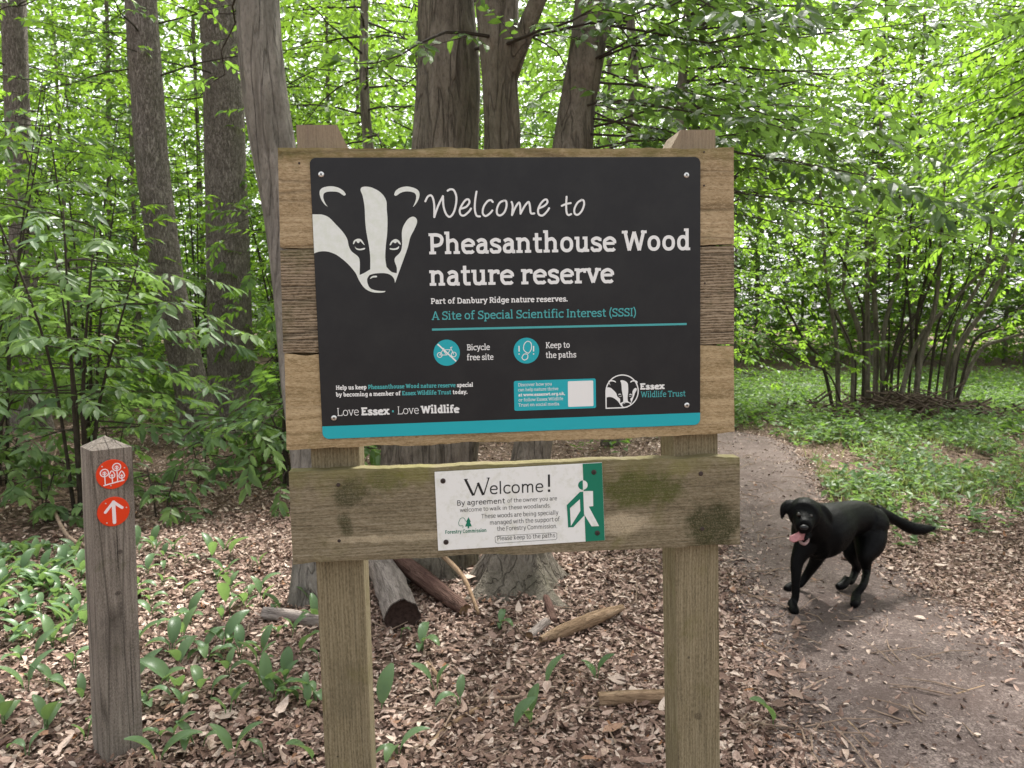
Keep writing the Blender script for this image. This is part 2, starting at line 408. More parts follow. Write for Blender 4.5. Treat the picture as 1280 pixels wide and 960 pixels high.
    if c == '(': Cv((.24, A + .04), (.13, .52), (.10, .30), (.13, .08), (.24, -.14)); return st, .27
    if c == ')': Cv((.04, A + .04), (.15, .52), (.18, .30), (.15, .08), (.04, -.14)); return st, .27
    if c == '!': P((.12, .2), (.12, K), f=1.1); P((.12, 0), (.12, h * 2.4), f=1.3); return st, .24
    if c == '*': P((.13, .20), (.13, .37), f=1.7); return st, .3
    raise ValueError(c)
def ribbon(acc, pts, hw, z, m=0, taper=False, rnd=False):
    """flat stroke in the (x, z) plane of a sign; z is its small step towards the viewer"""
    P = [np.array(p, float) for p in pts]
    Q = [P[0]]
    for p in P[1:]:
        if np.linalg.norm(p - Q[-1]) > 1e-7: Q.append(p)
    P = np.array(Q); n = len(P)
    if n < 2: return
    closed = np.linalg.norm(P[0] - P[-1]) < 1e-6 and n > 3
    if closed: P = P[:-1]; n -= 1
    L, Rr = [], []
    for i in range(n):
        a = P[i] - P[i - 1] if (i > 0 or closed) else P[1] - P[0]
        b = P[(i + 1) % n] - P[i] if (i < n - 1 or closed) else P[-1] - P[-2]
        a = a / np.linalg.norm(a); b = b / np.linalg.norm(b)
        na = np.array([-a[1], a[0]]); nb = np.array([-b[1], b[0]]); mn = na + nb; l = np.linalg.norm(mn)
        mn = mn / l if l > .3 else na
        w = hw / max(.55, float(mn @ na))
        if taper: w *= taper(i / (n - 1))
        L.append(P[i] + mn * w); Rr.append(P[i] - mn * w)
    V = [(p[0], -z, p[1]) for p in L] + [(p[0], -z, p[1]) for p in Rr]
    T = []
    for i in range(n if closed else n - 1):
        j = (i + 1) % n
        T += [(i, n + i, n + j), (i, n + j, j)]
    acc.add(V, T, m)
    if rnd:
        for e in (0, n - 1): disc(acc, P[e][0], P[e][1], hw, z + 1e-5, m, 14)
def disc(acc, x, zz, r, z, m=0, n=28, ry=None):
    ry = ry or r
    V = [(x, -z, zz)] + [(x + r * math.cos(i / n * 2 * math.pi), -z, zz + ry * math.sin(i / n * 2 * math.pi)) for i in range(n)]
    acc.add(V, [(0, 1 + i, 1 + (i + 1) % n) for i in range(n)], m)
def poly(acc, pts, z, m=0):
    q = []
    for p in pts:
        if not q or abs(p[0] - q[-1][0]) + abs(p[1] - q[-1][1]) > 2e-5: q.append(p)
    if abs(q[0][0] - q[-1][0]) + abs(q[0][1] - q[-1][1]) < 2e-5: q.pop()
    pts = q; vs = [Vector((p[0] * 100, p[1] * 100, 0)) for p in pts]
    T = geometry.tessellate_polygon([vs])
    acc.add([(p[0], -z, p[1]) for p in pts], T, m)
def text(acc, s, x0, x1, base, cap, weight, z, m=0, slab=True, bold=None):
    """set s from x0 to x1 on baseline `base`, capitals `cap` tall; bold(i) may give a letter its own (weight, material)"""
    items = []; x = 0
    for i, c in enumerate(s):
        w, mm = bold(i) if bold else (weight, m)
        g, adv = glyph(c, w / 2, slab); items.append((g, x, w, mm)); x += adv + (w - .09) * .35
    sy = cap / .70; sx = (x1 - x0) / x
    k = 0
    for g, xo, w, mm in items:
        for pts, f in g:
            k += 1
            q = [(x0 + (xo + p[0]) * sx, base + p[1] * sy) for p in pts]
            ribbon(acc, q, w / 2 * f * (sx + sy) / 2, z + (k % 8) * 2e-5, mm)
def rrect_pts(x0, x1, z0, z1, r, n=5):
    pts = []
    for cx, cz, a0 in ((x1 - r, z1 - r, 0), (x0 + r, z1 - r, 90), (x0 + r, z0 + r, 180), (x1 - r, z0 + r, 270)):
        for i in range(n + 1):
            a = R(a0 + 90 * i / n); pts.append((cx + r * math.cos(a), cz + r * math.sin(a)))
    return pts
def prism_bm(pts, y0, y1, bevel=0.0, seg=1):
    bm = bmesh.new()
    a = [bm.verts.new((p[0], y0, p[1])) for p in pts]; b = [bm.verts.new((p[0], y1, p[1])) for p in pts]
    n = len(pts); bm.faces.new(a); bm.faces.new(b)
    for i in range(n): bm.faces.new((a[i], a[(i + 1) % n], b[(i + 1) % n], b[i]))
    bmesh.ops.recalc_face_normals(bm, faces=bm.faces)
    if bevel: bmesh.ops.bevel(bm, geom=list(bm.edges), offset=bevel, segments=seg, affect='EDGES')
    return bm
def rough_plank(pts4, y0, y1, nx, nz, amp, seed, chip=.0025):
    """a sawn plank: quad TL,TR,BR,BL extruded, faces cut fine and edges worn"""
    rg = np.random.default_rng(seed)
    TL, TR, BR, BL = [np.array(p, float) for p in pts4]
    V, T = [], []
    def pt(s, t): return (TL * (1 - s) + TR * s) * (1 - t) + (BL * (1 - s) + BR * s) * t
    ez = rg.normal(0, 1, nx + 1); ez = np.convolve(np.pad(ez, 3, 'edge'), np.ones(7) / 7, 'valid') * chip * 1.6
    eb = rg.normal(0, 1, nx + 1); eb = np.convolve(np.pad(eb, 3, 'edge'), np.ones(7) / 7, 'valid') * chip * 1.6
    grid = np.zeros((nz + 1, nx + 1, 3))
    for j in range(nz + 1):
        for i in range(nx + 1):
            p = pt(i / nx, j / nz); e = 0
            zz = p[1] + ez[i] * (1 - j / nz) + eb[i] * (j / nz)
            edge = min(j, nz - j, i, nx - i)
            grid[j, i] = (p[0], y0 + (.0018 if edge == 0 else 0) + rg.normal(0, amp), zz)
    f = grid.reshape(-1, 3); b = f.copy(); b[:, 1] = y1
    n = len(f); idx = np.arange(n).reshape(nz + 1, nx + 1)
    q = []
    for j in range(nz):
        for i in range(nx):
            a, c, d, e = idx[j, i], idx[j, i + 1], idx[j + 1, i + 1], idx[j + 1, i]
            q += [(a, e, d), (a, d, c)]
    ring = list(idx[0, :]) + list(idx[1:, -1]) + list(idx[-1, -2::-1]) + list(idx[-2:0:-1, 0])
    for k in range(len(ring)):
        a, c = ring[k], ring[(k + 1) % len(ring)]
        q += [(a, c, c + n), (a, c + n, a + n)]
    q += [(n + idx[0, 0], n + idx[0, -1], n + idx[-1, -1]), (n + idx[0, 0], n + idx[-1, -1], n + idx[-1, 0])]
    return np.concatenate([f, b]), np.array(q)

# ------------------------------------------------------------------ the sign's own frame (its plane leans a little, as in the photo)
_u = c2w((.9945, .0317, .0972)).normalized(); _v = c2w((-.0268, .9955, -.0938)); _v = (_v - _u * _v.dot(_u)).normalized()
_n = _v.cross(_u).normalized()                       # away from the viewer
_O = C0 + c2w((-.4237, .4721, 1.5514))
_mid = _O + _u * .42; _base = _mid - _v * (_mid.z / _v.z)
SM = Matrix.Translation(_base) @ Matrix((_u, _n, _v)).transposed().to_4x4()
SMI = SM.inverted()
def S(px, py, off=0.0):
    """photo pixel -> (x, z) on the sign's plane lying `off` behind the panel's face"""
    o = SMI @ C0; d = SMI.to_3x3() @ ray(px, py)
    p = o + d * ((off - o.y) / d.y); return (p.x, p.z)
# ------------------------------------------------------------------ materials of the made things
M = {}
M['panel'] = plain('panel_charcoal', (.014, .0142, .0158), .42, .25, dirt=(9, .42, .80, .30), dirtcol=(.045, .047, .044))
M['white_ink'] = plain('white_print', (.74, .75, .74), .5, .3)
M['badger_ink'] = plain('weathered_white_print', (.72, .75, .72), .5, .3, dirt=(55, .40, .75, .55), dirtcol=(.52, .58, .44))
M['teal_ink'] = plain('soft_teal_print', (.065, .35, .36), .5, .3)
M['teal'] = plain('teal_band', (.006, .36, .42), .4, .4, dirt=(70, .60, .75, .35), dirtcol=(.02, .25, .27))
M['dark_ink'] = plain('black_print', (.02, .02, .02), .6, .2)
M['green_ink'] = plain('green_print', (.004, .165, .098), .5, .3, dirt=(60, .6, .85, .4), dirtcol=(.05, .25, .17))
M['plaque'] = plain('plaque_white', (.74, .75, .73), .45, .35, dirt=(38, .50, .70, .55), dirtcol=(.50, .51, .40))
M['steel'] = simple('steel', (.62, .62, .60), .3, .5, 1.0)
M['rust'] = simple('rusty_steel', (.06, .045, .04), .6, .4, .6)
M['red'] = plain('red_plastic', (.72, .045, .006), .38, .4)
M['disc_white'] = plain('disc_white_print', (.84, .74, .76), .45, .3)
tan = ((.19, .138, .076), (.385, .287, .166), (.56, .44, .285))
M['plank_top'] = woodmat('top_plank_wood', *tan, axis='x', seed=1.3, ridge=.12, ring=20, algae=.08, topband=(1.815, 1.873, (.135, .118, .035)), crack=.35)
M['plank_mid'] = woodmat('middle_plank_wood', (.085, .063, .04), (.25, .19, .125), (.40, .32, .225), axis='x', seed=4.7, ridge=.5, ring=50, algae=.28, crack=.5)
M['plank_low'] = woodmat('bottom_plank_wood', (.19, .14, .07), (.385, .285, .158), (.55, .43, .265), axis='x', seed=7.9, ridge=.10, ring=18, algae=.1, crack=.15, moss=(.14, .12, .035))
# tuned text call: photo pixels of the baseline's two ends, capital height in photo pixels
def ptext(acc, s, xa, ya, xb, yb, cap, weight, z, m=0, slab=True, bold=None, off=0.0):
    A, B = S(xa, ya, off), S(xb, yb, off); C = S(xa, ya - cap, off)
    sub = Acc(); text(sub, s, A[0], B[0], A[1], C[1] - A[1], weight, z, m, slab, bold)
    V, T, mi = sub.arrays(); V[:, 2] += (V[:, 0] - A[0]) * (B[1] - A[1]) / (B[0] - A[0])
    acc.v.append(V); acc.t.append(T + acc.n); acc.m.append(mi); acc.n += len(V)

# ------------------------------------------------------------------ THE SIGN
sign = empty('welcome_sign', label='tall timber welcome sign with a charcoal printed board on two posts', cat='sign', mat=SM)
BK = .004                                              # the planks' faces lie this far behind the panel's face
def plank(name, px, mat, seed, label=None, thick=.036, amp=.0004):
    pts = [S(x, y, BK) for x, y in px]
    V, T = rough_plank(pts, BK, BK + thick, 90, 18, amp, seed)
    o = link(name, np_mesh(name, V, T), sign, [mat]); tag(o, label); return o
zr = S(440, 615, BK); zr2 = S(480, 600, BK); zr3 = S(800, 610, BK); zr4 = S(890, 660, BK); zr5 = S(520, 590, BK); zr6 = S(850, 585, BK); zr7 = S(432, 655, BK); zr8 = S(780, 655, BK); zr9 = S(540, 670, BK)
mossg, mossd = (.075, .085, .02), (.035, .038, .014)
M['rail'] = woodmat('rail_wood', (.10, .082, .052), (.205, .170, .108), (.32, .27, .19), axis='x', seed=2.2, ridge=.16, ring=40, algae=.2, streak=0, crack=.1, moss=(.15, .14, .05),
    topband=(1.1, 1.2, (.17, .155, .06)),
    blot=[(zr[0], zr[1], .05, .045, .8, mossd), (zr2[0], zr2[1], .055, .03, .75, mossg), (zr7[0], zr7[1], .02, .035, .8, mossd), (zr5[0], zr5[1], .05, .03, .5, (.17, .17, .03)),
          (zr3[0], zr3[1], .11, .055, .92, mossg), (zr4[0], zr4[1], .08, .07, .9, mossd), (zr6[0], zr6[1], .035, .02, .6, (.19, .18, .06)),
          (zr8[0], zr8[1], .085, .03, .75, (.50, .42, .29)), (zr9[0], zr9[1], .20, .012, .7, (.45, .38, .26)), (zr[0], zr9[1], .08, .01, .6, (.45, .38, .26))])
plank('top_plank', [(347, 185), (917.5, 185), (918, 305.5), (350, 309.5)], M['plank_top'], 1, 'top plank of sawn tan timber with green upper edge')
plank('middle_plank', [(350, 312), (918, 307.5), (918, 429.5), (354, 440)], M['plank_mid'], 2, 'middle plank, grey and deeply ridged')
plank('bottom_plank', [(355.5, 443.5), (917.5, 431.5), (918.5, 543), (358, 562)], M['plank_low'], 3, 'bottom plank of rough golden timber')
rail = plank('rail', [(360.5, 590), (925, 570), (925.5, 681), (366, 705)], M['rail'], 4, 'lower rail stained with green and grey growth', .040)
M['post'] = woodmat('post_wood', (.11, .09, .055), (.225, .186, .113), (.35, .30, .20), axis='z', seed=5.1, ridge=.2, ring=44, algae=.12, moss=(.15, .135, .05), crack=.15, topband=(1.76, 1.86, (.29, .225, .17)),
    blot=[(*S(872, 895, .042), .013, .010, .75, (.07, .055, .035)), (*S(422, 946, .042), .003, .003, .9, (.02, .016, .012)), (*S(861, 822, .042), .004, .004, .9, (.03, .024, .018)), (*S(385, 168, .042), .0025, .03, .9, (.07, .05, .038)), (*S(875, 880, .042), .0018, .10, .6, (.06, .05, .03)), (*S(430, 860, .042), .04, .10, .45, (.11, .095, .06))])
M['post_top'] = M['post']
for side, (x0t, x1t, x0b, x1b, ch) in enumerate(((-.4500, -.3445, -.4555, -.350, 1), (.3655, .4715, .388, .492, -1))):
    y0, y1, zt, zb = BK + .0385, BK + .1415, 1.928 - .009 * side, -.25
    bm = bmesh.new(); rows = []
    lv = [zb, .3, .8, 1.2, 1.6, zt - .045, zt]
    c = .020
    for k, z in enumerate(lv):
        t = (z - 0) / 1.92; a, b = x0b + (x0t - x0b) * t, x1b + (x1t - x1b) * t
        if k == len(lv) - 1: a, b = (a, b - c) if ch > 0 else (a + c * 1.3, b)
        rows.append([bm.verts.new((a, y0, z)), bm.verts.new((b, y0, z)), bm.verts.new((b, y1, z - (.004 if k == len(lv) - 1 else 0))), bm.verts.new((a, y1, z))])
    for r0, r1 in zip(rows, rows[1:]):
        for i in range(4): bm.faces.new((r0[i], r0[(i + 1) % 4], r1[(i + 1) % 4], r1[i]))
    bm.faces.new(rows[0]); bm.faces.new(rows[-1])
    bmesh.ops.bevel(bm, geom=[e for e in bm.edges if len(e.link_faces) == 2 and e.calc_face_angle(0) > .4], offset=.004, segments=2, affect='EDGES')
    link('post', bm_mesh('post', bm), sign, [M['post']])
# nails and screw holes of the timber
for (x, y, r) in ((423, 606, 2.6), (424, 676, 2.2), (876, 592, 3.2), (878, 661, 2.8), (374, 204, 1.4), (880, 190, 1.2), (880, 232, 1.3), (881, 354, 1.2)):
    a = Acc(); p = S(x, y, BK); rr = r / FPX * 1.6
    V, T = tube([(p[0], BK - .0016, p[1]), (p[0], BK - .0008, p[1]), (p[0], BK + .004, p[1])], [rr * .8, rr, rr], 12); a.add(V, T)
    link('nail', a.mesh('nail'), sign, [M['rust']])
# the charcoal panel
z1, z0 = 1.851, 1.2568; xl, xr = -.4187, .4220
panel = link('info_panel', bm_mesh('info_panel', prism_bm(rrect_pts(xl, xr, z0, z1, .013), 0, .0038, .0006)), sign, [M['panel']])
tag(panel, 'charcoal printed panel with a teal band along its foot')
band_z = S(640, 523, 0)[1]
pts = [(xl, band_z), (xr, band_z)] + [p for p in reversed(rrect_pts(xl, xr, z0, z1, .013)) if p[1] < z0 + .02]
a = Acc(); bz = S(403.5, 533, 0)[1]
q = [p for p in rrect_pts(xl + .0004, xr - .0004, z0 + .0004, z1, .013) if p[1] < z0 + .02]
poly(a, [(xr - .0004, bz), (xl + .0004, bz)] + q, .0004)
link('teal_band', a.mesh('teal_band'), panel, [M['teal']])
# badger's head, traced
def Zp(ox, oy, sc): return lambda p: (ox + p[0] / sc, oy + p[1] / sc)
zb1 = Zp(380, 225, 6.4)
BADGER = {
 'ear': [[(125,105),(130,80),(155,60),(210,50),(265,58),(310,82),(333,112),(325,125),(310,120),(275,98),(225,92),(180,97),(158,112),(155,145),(170,185),(190,215),(165,195),(140,160),(128,125)],
         [(722,115),(735,85),(770,62),(820,52),(870,60),(910,80),(924,110),(918,150),(895,192),(870,218),(888,180),(898,140),(890,110),(860,95),(815,92),(775,102),(740,125),(727,124)]],
 'face': [[(52,275),(100,275),(150,278),(200,300),(250,350),(310,415),(345,470),(358,525),(380,570),(430,610),(446,650),(445,760),(427,775),(410,740),(350,670),(270,605),(210,578),(160,570),(115,575),(72,590)],
          [(530,715),(530,620),(520,530),(500,420),(490,330),(485,220),(470,130),(453,85),(460,60),(490,53),(540,60),(600,90),(640,130),(660,175),(662,230),(668,320),(665,430),(655,520),(650,620),(660,695)],
          [(742,745),(742,700),(725,650),(730,620),(760,590),(778,560),(785,510),(783,420),(795,370),(830,315),(870,293),(900,310),(903,345),(880,400),(850,460),(830,540),(795,640),(755,750)],
          [(530,715),(660,695),(700,735),(742,745),(755,750),(728,825),(720,790),(690,758),(640,745),(570,748),(525,760),(480,745)],
          [(480,745),(525,760),(506,790),(510,830),(530,865),(570,882),(620,888),(652,888),(640,898),(590,902),(530,892),(480,860),(445,810),(427,775),(445,760)]],
 'small': [[(528,790),(545,770),(580,766),(582,778),(555,780)],
           [(392,510),(400,485),(430,470),(460,478),(485,520),(470,510),(450,490),(440,503),(428,503),(415,488),(400,512)],[(405,530),(420,545),(450,550),(485,543),(484,555),(450,562),(420,555)],
           [(685,520),(700,490),(730,473),(760,485),(775,515),(762,512),(745,495),(735,505),(722,503),(710,498),(695,520)],[(688,545),(715,548),(740,543),(760,530),(755,550),(725,560),(690,556)]]}
SHARP = {(52,275),(72,590),(445,760),(427,775),(530,715),(660,695),(742,745),(755,750),(728,825),(652,888),(480,745),(525,760),(190,215),(870,218)}
def smooth_outline(P, n=4):
    out = []; k = len(P)
    idx = [i for i, p in enumerate(P) if p in SHARP]
    if not idx: return [tuple(p) for p in catmull(P, n, True)]
    for a_, b_ in zip(idx, idx[1:] + [idx[0] + k]):
        seg = [P[i % k] for i in range(a_, b_ + 1)]
        out += [tuple(p) for p in (catmull(seg, n) if len(seg) > 2 else seg)][:-1]
    return out
def clampx(p, m=.0006): return (max(p[0], xl + m), p[1])
a = Acc()
for part in BADGER.values():
    for P in part: poly(a, [clampx(S(*zb1(p))) for p in smooth_outline(P)], .0004)
link('badger_emblem', a.mesh('badger_emblem'), panel, [M['badger_ink']])
# the small emblem in its ring
a = Acc(); fx = lambda p: S(757.2 + (p[0] - 52) * .0455, 484.2 + (p[1] - 275) * .0405)
c0 = S(777.6, 489.2); rr = c0[0] - S(757.4, 489.2)[0]
ring = [(c0[0] + rr * math.cos(R(t)), c0[1] + rr * math.sin(R(t))) for t in range(-90, 181, 6)] + [(c0[0] - rr, c0[1] - rr), (c0[0], c0[1] - rr)]
ribbon(a, ring, .0013, .0004)
for k, part in enumerate(BADGER.values()):
    for P in part:
        pp = [fx(p) for p in smooth_outline(P, 2)]
        poly(a, [(max(p[0], c0[0] - rr + .0006), p[1]) for p in pp], .00042 + k * 2e-5)
link('round_emblem', a.mesh('round_emblem'), panel, [M['white_ink']])
# hand-written line
a = Acc(); zw = Zp(520, 225, 5.818)
HAND = [[(68,155),(85,122),(108,112),(124,135),(133,190),(133,270)], [(133,270),(160,190),(196,118)], [(196,118),(200,190),(218,245),(244,268),(272,240),(290,180),(293,120),(275,75),(250,68),(230,78)],
 [(330,208),(365,195),(388,165),(383,143),(362,145),(335,180),(318,220),(325,252),(350,258),(385,230),(400,208)], [(440,85),(430,150),(428,215),(440,258),(465,265)],
 [(558,160),(545,147),(520,155),(492,195),(485,240),(505,262),(535,245),(555,222)], [(640,150),(610,165),(590,205),(590,245),(612,258),(642,235),(658,190),(655,155),(638,150)],
 [(695,160),(703,190),(698,255)], [(698,255),(725,195),(748,165),(757,185),(760,245)], [(760,245),(790,190),(818,160),(828,190),(835,240),(860,243)],
 [(895,205),(930,190),(955,165),(950,143),(930,147),(905,175),(888,215),(893,250),(920,258),(950,232),(968,205)], [(1095,122),(1092,180),(1095,235),(1108,255),(1128,248)], [(1060,188),(1090,175),(1125,168)],
 [(1205,145),(1175,165),(1152,210),(1155,245),(1178,252),(1205,225),(1222,180),(1218,150),(1203,145)]]
for k, P in enumerate(HAND):
    if k == 11: link('script_lettering', a.mesh('script_lettering'), panel, [M['white_ink']]); a = Acc()
    ribbon(a, catmull([S(*zw(p)) for p in P], 8), .0021, .0004 + (k % 4) * 2e-5, rnd=True)
link('script_lettering', a.mesh('script_lettering'), panel, [M['white_ink']])
a = Acc()
def line(name, *args, mats=None, parent=None, **kw):
    a = Acc(); ptext(a, *args, **kw); return link(name, a.mesh(name), parent or panel, mats or [M['white_ink'], M['teal_ink']])
line('title_lettering', 'Pheasanthouse Wood', 535.5, 318, 863.5, 312.7, 26.3, .116, .0004)
line('title_lettering', 'nature reserve', 536.5, 357.3, 768, 353.6, 26.0, .116, .0004)
line('notice_lettering', 'Part of Danbury Ridge nature reserves.', 538.5, 380, 710, 376.8, 7.2, .125, .0004)
line('notice_lettering', 'A Site of Special Scientific Interest (SSSI)', 540, 400, 795.5, 395.2, 10.6, .095, .0004, 1)
line('notice_lettering', 'Bicycle', 583.5, 438, 612.5, 437.4, 7.6, .10, .0004); line('notice_lettering', 'free site', 583.5, 450.4, 617, 449.7, 7.6, .10, .0004)
line('notice_lettering', 'Keep to', 682, 435.3, 712.5, 434.7, 7.6, .10, .0004); line('notice_lettering', 'the paths', 682, 447.6, 720.5, 446.8, 7.6, .10, .0004)
t1 = 'Help us keep Pheasanthouse Wood nature reserve special'; k0 = t1.index('Ph'); k1 = t1.index(' special')
line('notice_lettering', t1, 420, 487.3, 591.5, 483.4, 5.4, .15, .0004, bold=lambda i: (.15, 1 if k0 <= i < k1 else 0))
t2 = 'by becoming a member of Essex Wildlife Trust today.'; j0 = t2.index('Essex'); j1 = t2.index(' today')
line('notice_lettering', t2, 420, 496, 584.5, 492.3, 5.4, .15, .0004, bold=lambda i: (.15, 1 if j0 <= i < j1 else 0))
t3 = 'Love Essex * Love Wildlife'
line('notice_lettering', t3, 421, 520, 574.5, 515.8, 9.9, .06, .0004, bold=lambda i: (.16, 0) if (5 <= i < 10 or i > 17) else ((.09, 1) if i == 11 else (.058, 0)))
line('notice_lettering', 'Essex', 800, 487, 830.5, 486.2, 7.8, .17, .0004); line('notice_lettering', 'Wildlife Trust', 801, 496.8, 857, 495.4, 7.4, .09, .0004, 1)
a = Acc(); ribbon(a, [S(540, 412), S(858.3, 405)], .0023, .0004); link('teal_rule', a.mesh('teal_rule'), panel, [M['teal_ink']])
# round icons
def icon(px, py, rpx):
    c = S(px, py); r = S(px + rpx, py)[0] - c[0]; a = Acc(); disc(a, c[0], c[1], r, .0003, 0, 48); return a, c, r
zi = Zp(530, 365, 4.571)
a, c, r = icon(558.4, 440.9, 16.4); L = lambda *P: [S(*zi(p)) for p in P]
for q, w in ((L((78,298),(184,396)), .0016),): ribbon(a, q, w, .0006, 1)
for cc in ((90,360), (170,357)):
    cw = S(*zi(cc)); rw = .0052; ribbon(a, [(cw[0] + rw * math.cos(R(t)), cw[1] + rw * math.sin(R(t))) for t in range(0, 361, 20)], .0008, .00062, 1)
for q in (L((90,360),(108,330),(150,330),(130,360),(90,360)), L((108,330),(130,360)), L((104,322),(116,322)), L((170,357),(152,318),(162,314)), ): ribbon(a, q, .0008, .00064, 1)
link('no_cycling_icon', a.mesh('no_cycling_icon'), panel, [M['teal'], M['white_ink']])
a, c, r = icon(658, 438.3, 16)
for q in ([(590,348),(570,330),(572,300),(590,282),(610,290),(614,320),(602,345),(590,348)], [(572,355),(592,358),(590,380),(572,388),(560,375),(572,355)]):
    ribbon(a, [tuple(p) for p in catmull([S(*zi(p)) for p in q[:-1]], 5, True)] + [S(*zi(q[0]))], .0009, .0006, 1)
for x in (543, 626):
    ribbon(a, L((x, 308), (x, 340)), .0013, .0006, 1); d = S(*zi((x, 354))); disc(a, d[0], d[1], .0015, .0006, 1, 10)
link('footpath_icon', a.mesh('footpath_icon'), panel, [M['teal'], M['white_ink']])
# teal box of contact lines with its blank white square
p0, p1 = S(643, 513.6), S(744.6, 473); a = Acc(); poly(a, rrect_pts(p0[0], p1[0], p0[1], p1[1] , .004), .0003, 0)
q0, q1 = S(710.2, 508.6), S(741.4, 475.6); poly(a, rrect_pts(q0[0], q1[0], q0[1], q1[1], .0022), .0005, 1)
for s_, xa, ya, xb, yb, w in (('Discover how you', 647.5, 483, 690, 481.6, .085), ('can help nature thrive', 647.5, 489.2, 698, 487.6, .085), ('at www.essexwt.org.uk,', 648, 495.6, 706.5, 493.6, .15), ('or follow Essex Wildlife', 648, 501.9, 704, 500, .085), ('Trust on social media.', 648, 508.2, 700, 506.5, .085)):
    ptext(a, s_, xa, ya, xb, yb, 3.9, w, .0005, 1)
link('contact_box', a.mesh('contact_box'), panel, [M['teal'], M['white_ink']])
def screw(px, py, r, parent, mat, off, dark):
    p = S(px, py, off); a = Acc()
    V, T = tube([(p[0], off, p[1]), (p[0], off - .0012, p[1]), (p[0], off - .0021, p[1]), (p[0], off - .0023, p[1])], [r, r, r * .75, r * .35], 20); a.add(V, T)
    for an in (35, 125):
        d = np.array([math.cos(R(an)), math.sin(R(an))]) * r * .45
        ribbon(a, [(p[0] - d[0], p[1] - d[1]), (p[0] + d[0], p[1] + d[1])], r * .13, .00245 - off + (an > 90) * 3e-5, 1)
    link('screw', a.mesh('screw', True), parent, [mat, dark])
for x, y in ((401.5, 218), (858, 219), (417.5, 522.5), (858.5, 506.5)): screw(x, y, .0062, panel, M['steel'], 0.0, M['dark_ink'])
# the smaller white plaque on the rail
zq = Zp(540, 575, 5.818); PO = BK - .0032
def Sq(p): return S(*zq(p), PO)
cr = [Sq(p) for p in ((18, 88), (1237, 18), (1258, 585), (45, 660))]
plaque = link('welcome_plaque', bm_mesh('welcome_plaque', prism_bm(cr, PO, BK - .0004, .0004)), sign, [M['plaque']])
tag(plaque, 'white and green welcome plaque screwed to the rail')
zz = lambda d: d - PO      # step in front of the plaque's face
a = Acc(); gl = lambda y: (1095 + (y - 25) * .0385, y)
poly(a, [Sq(gl(27.5)), Sq((1236, 19.5)), Sq((1256.5, 584)), Sq(gl(593))], zz(.0004))
cg = Sq((1097, 182)); rg_ = .0108
halfL = [(cg[0] + rg_ * math.cos(R(t)), cg[1] + rg_ * math.sin(R(t))) for t in range(90, 271, 12)]
poly(a, halfL, zz(.0006)); poly(a, [Sq(p) for p in ((1099,230),(1075,232),(980,328),(990,490),(1028,488),(1110,400))], zz(.0004))
link('green_panel', a.mesh('green_panel'), plaque, [M['green_ink']])
a = Acc(); poly(a, [(2 * cg[0] - p[0], p[1]) for p in halfL][::-1], zz(.0006), 0)
poly(a, [Sq(p) for p in ((1099,225),(1170,225),(1172,335),(1140,338),(1215,480),(1160,482),(1106,395))], zz(.0007))
poly(a, [Sq(p) for p in ((1075,285),(1003,350),(1010,480),(1078,370))], zz(.0007))
link('walker_symbol', a.mesh('walker_symbol'), plaque, [M['plaque']])
a = Acc()
for P, w in (([(243,142),(300,258)], 9), ([(304,258),(336,168)], 4.5), ([(334,165),(372,254)], 9), ([(376,254),(413,132)], 4.5), ([(232,141),(262,139)], 3), ([(398,131),(420,130)], 3)):
    ribbon(a, [Sq(p) for p in P], w / 5.818 / FPX * 1.6, zz(.0004 + w * 4e-6))
def qtext(s, xa, ya, xb, yb, cap, w, m=0):
    A, B, = zq((xa, ya)), zq((xb, yb)); ptext(a, s, A[0], A[1], B[0], B[1], cap / 5.818, w, zz(.0004), m, slab=False, off=PO)
qtext('elcome', 418, 250, 812, 232, 88, .075)
for P, w in (([(850,105),(851,195)], 8), ([(851,214),(852,232)], 9)): ribbon(a, [Sq(p) for p in P], w / 5.818 / FPX * 1.6, zz(.0004))
qtext('By agreement', 178, 332, 532, 314, 38, .085); qtext('of the owner you are', 547, 310, 910, 292, 30, .07)
qtext('welcome to walk in these woodlands.', 202, 379, 864, 344, 30, .07); qtext('These woods are being specially', 358, 425, 920, 396, 32, .07)
qtext('managed with the support of', 418, 471, 930, 444, 32, .07); qtext('the Forestry Commission.', 472, 516, 912, 494, 32, .07)
qtext('Please keep to the paths', 472, 586, 896, 561, 32, .07); qtext('Forestry Commission', 95, 538, 398, 522, 27, .12, 1)
bx = [(458,560),(475,552),(895,528),(908,532),(908,570),(900,578),(480,605),(462,600),(458,560)]
ribbon(a, [Sq(p) for p in bx], .0004, zz(.0004))
poly(a, [Sq(p) for p in ((265,415),(283,450),(276,450),(290,483),(270,483),(270,497),(259,497),(259,483),(240,484),(253,452),(246,452))], zz(.0004), 1)
bl = [(224,494),(224,478),(202,478),(193,460),(200,440),(208,425),(226,420),(240,432),(242,446)]
ribbon(a, catmull([Sq(p) for p in bl], 4), .0006, zz(.0004), 1)
link('plaque_lettering', a.mesh('plaque_lettering'), plaque, [M['dark_ink'], M['green_ink']])
for p in ((80, 152), (1177, 88), (102, 597), (1202, 530)): screw(*zq(p), .0058, plaque, M['rust'], PO, M['dark_ink'])

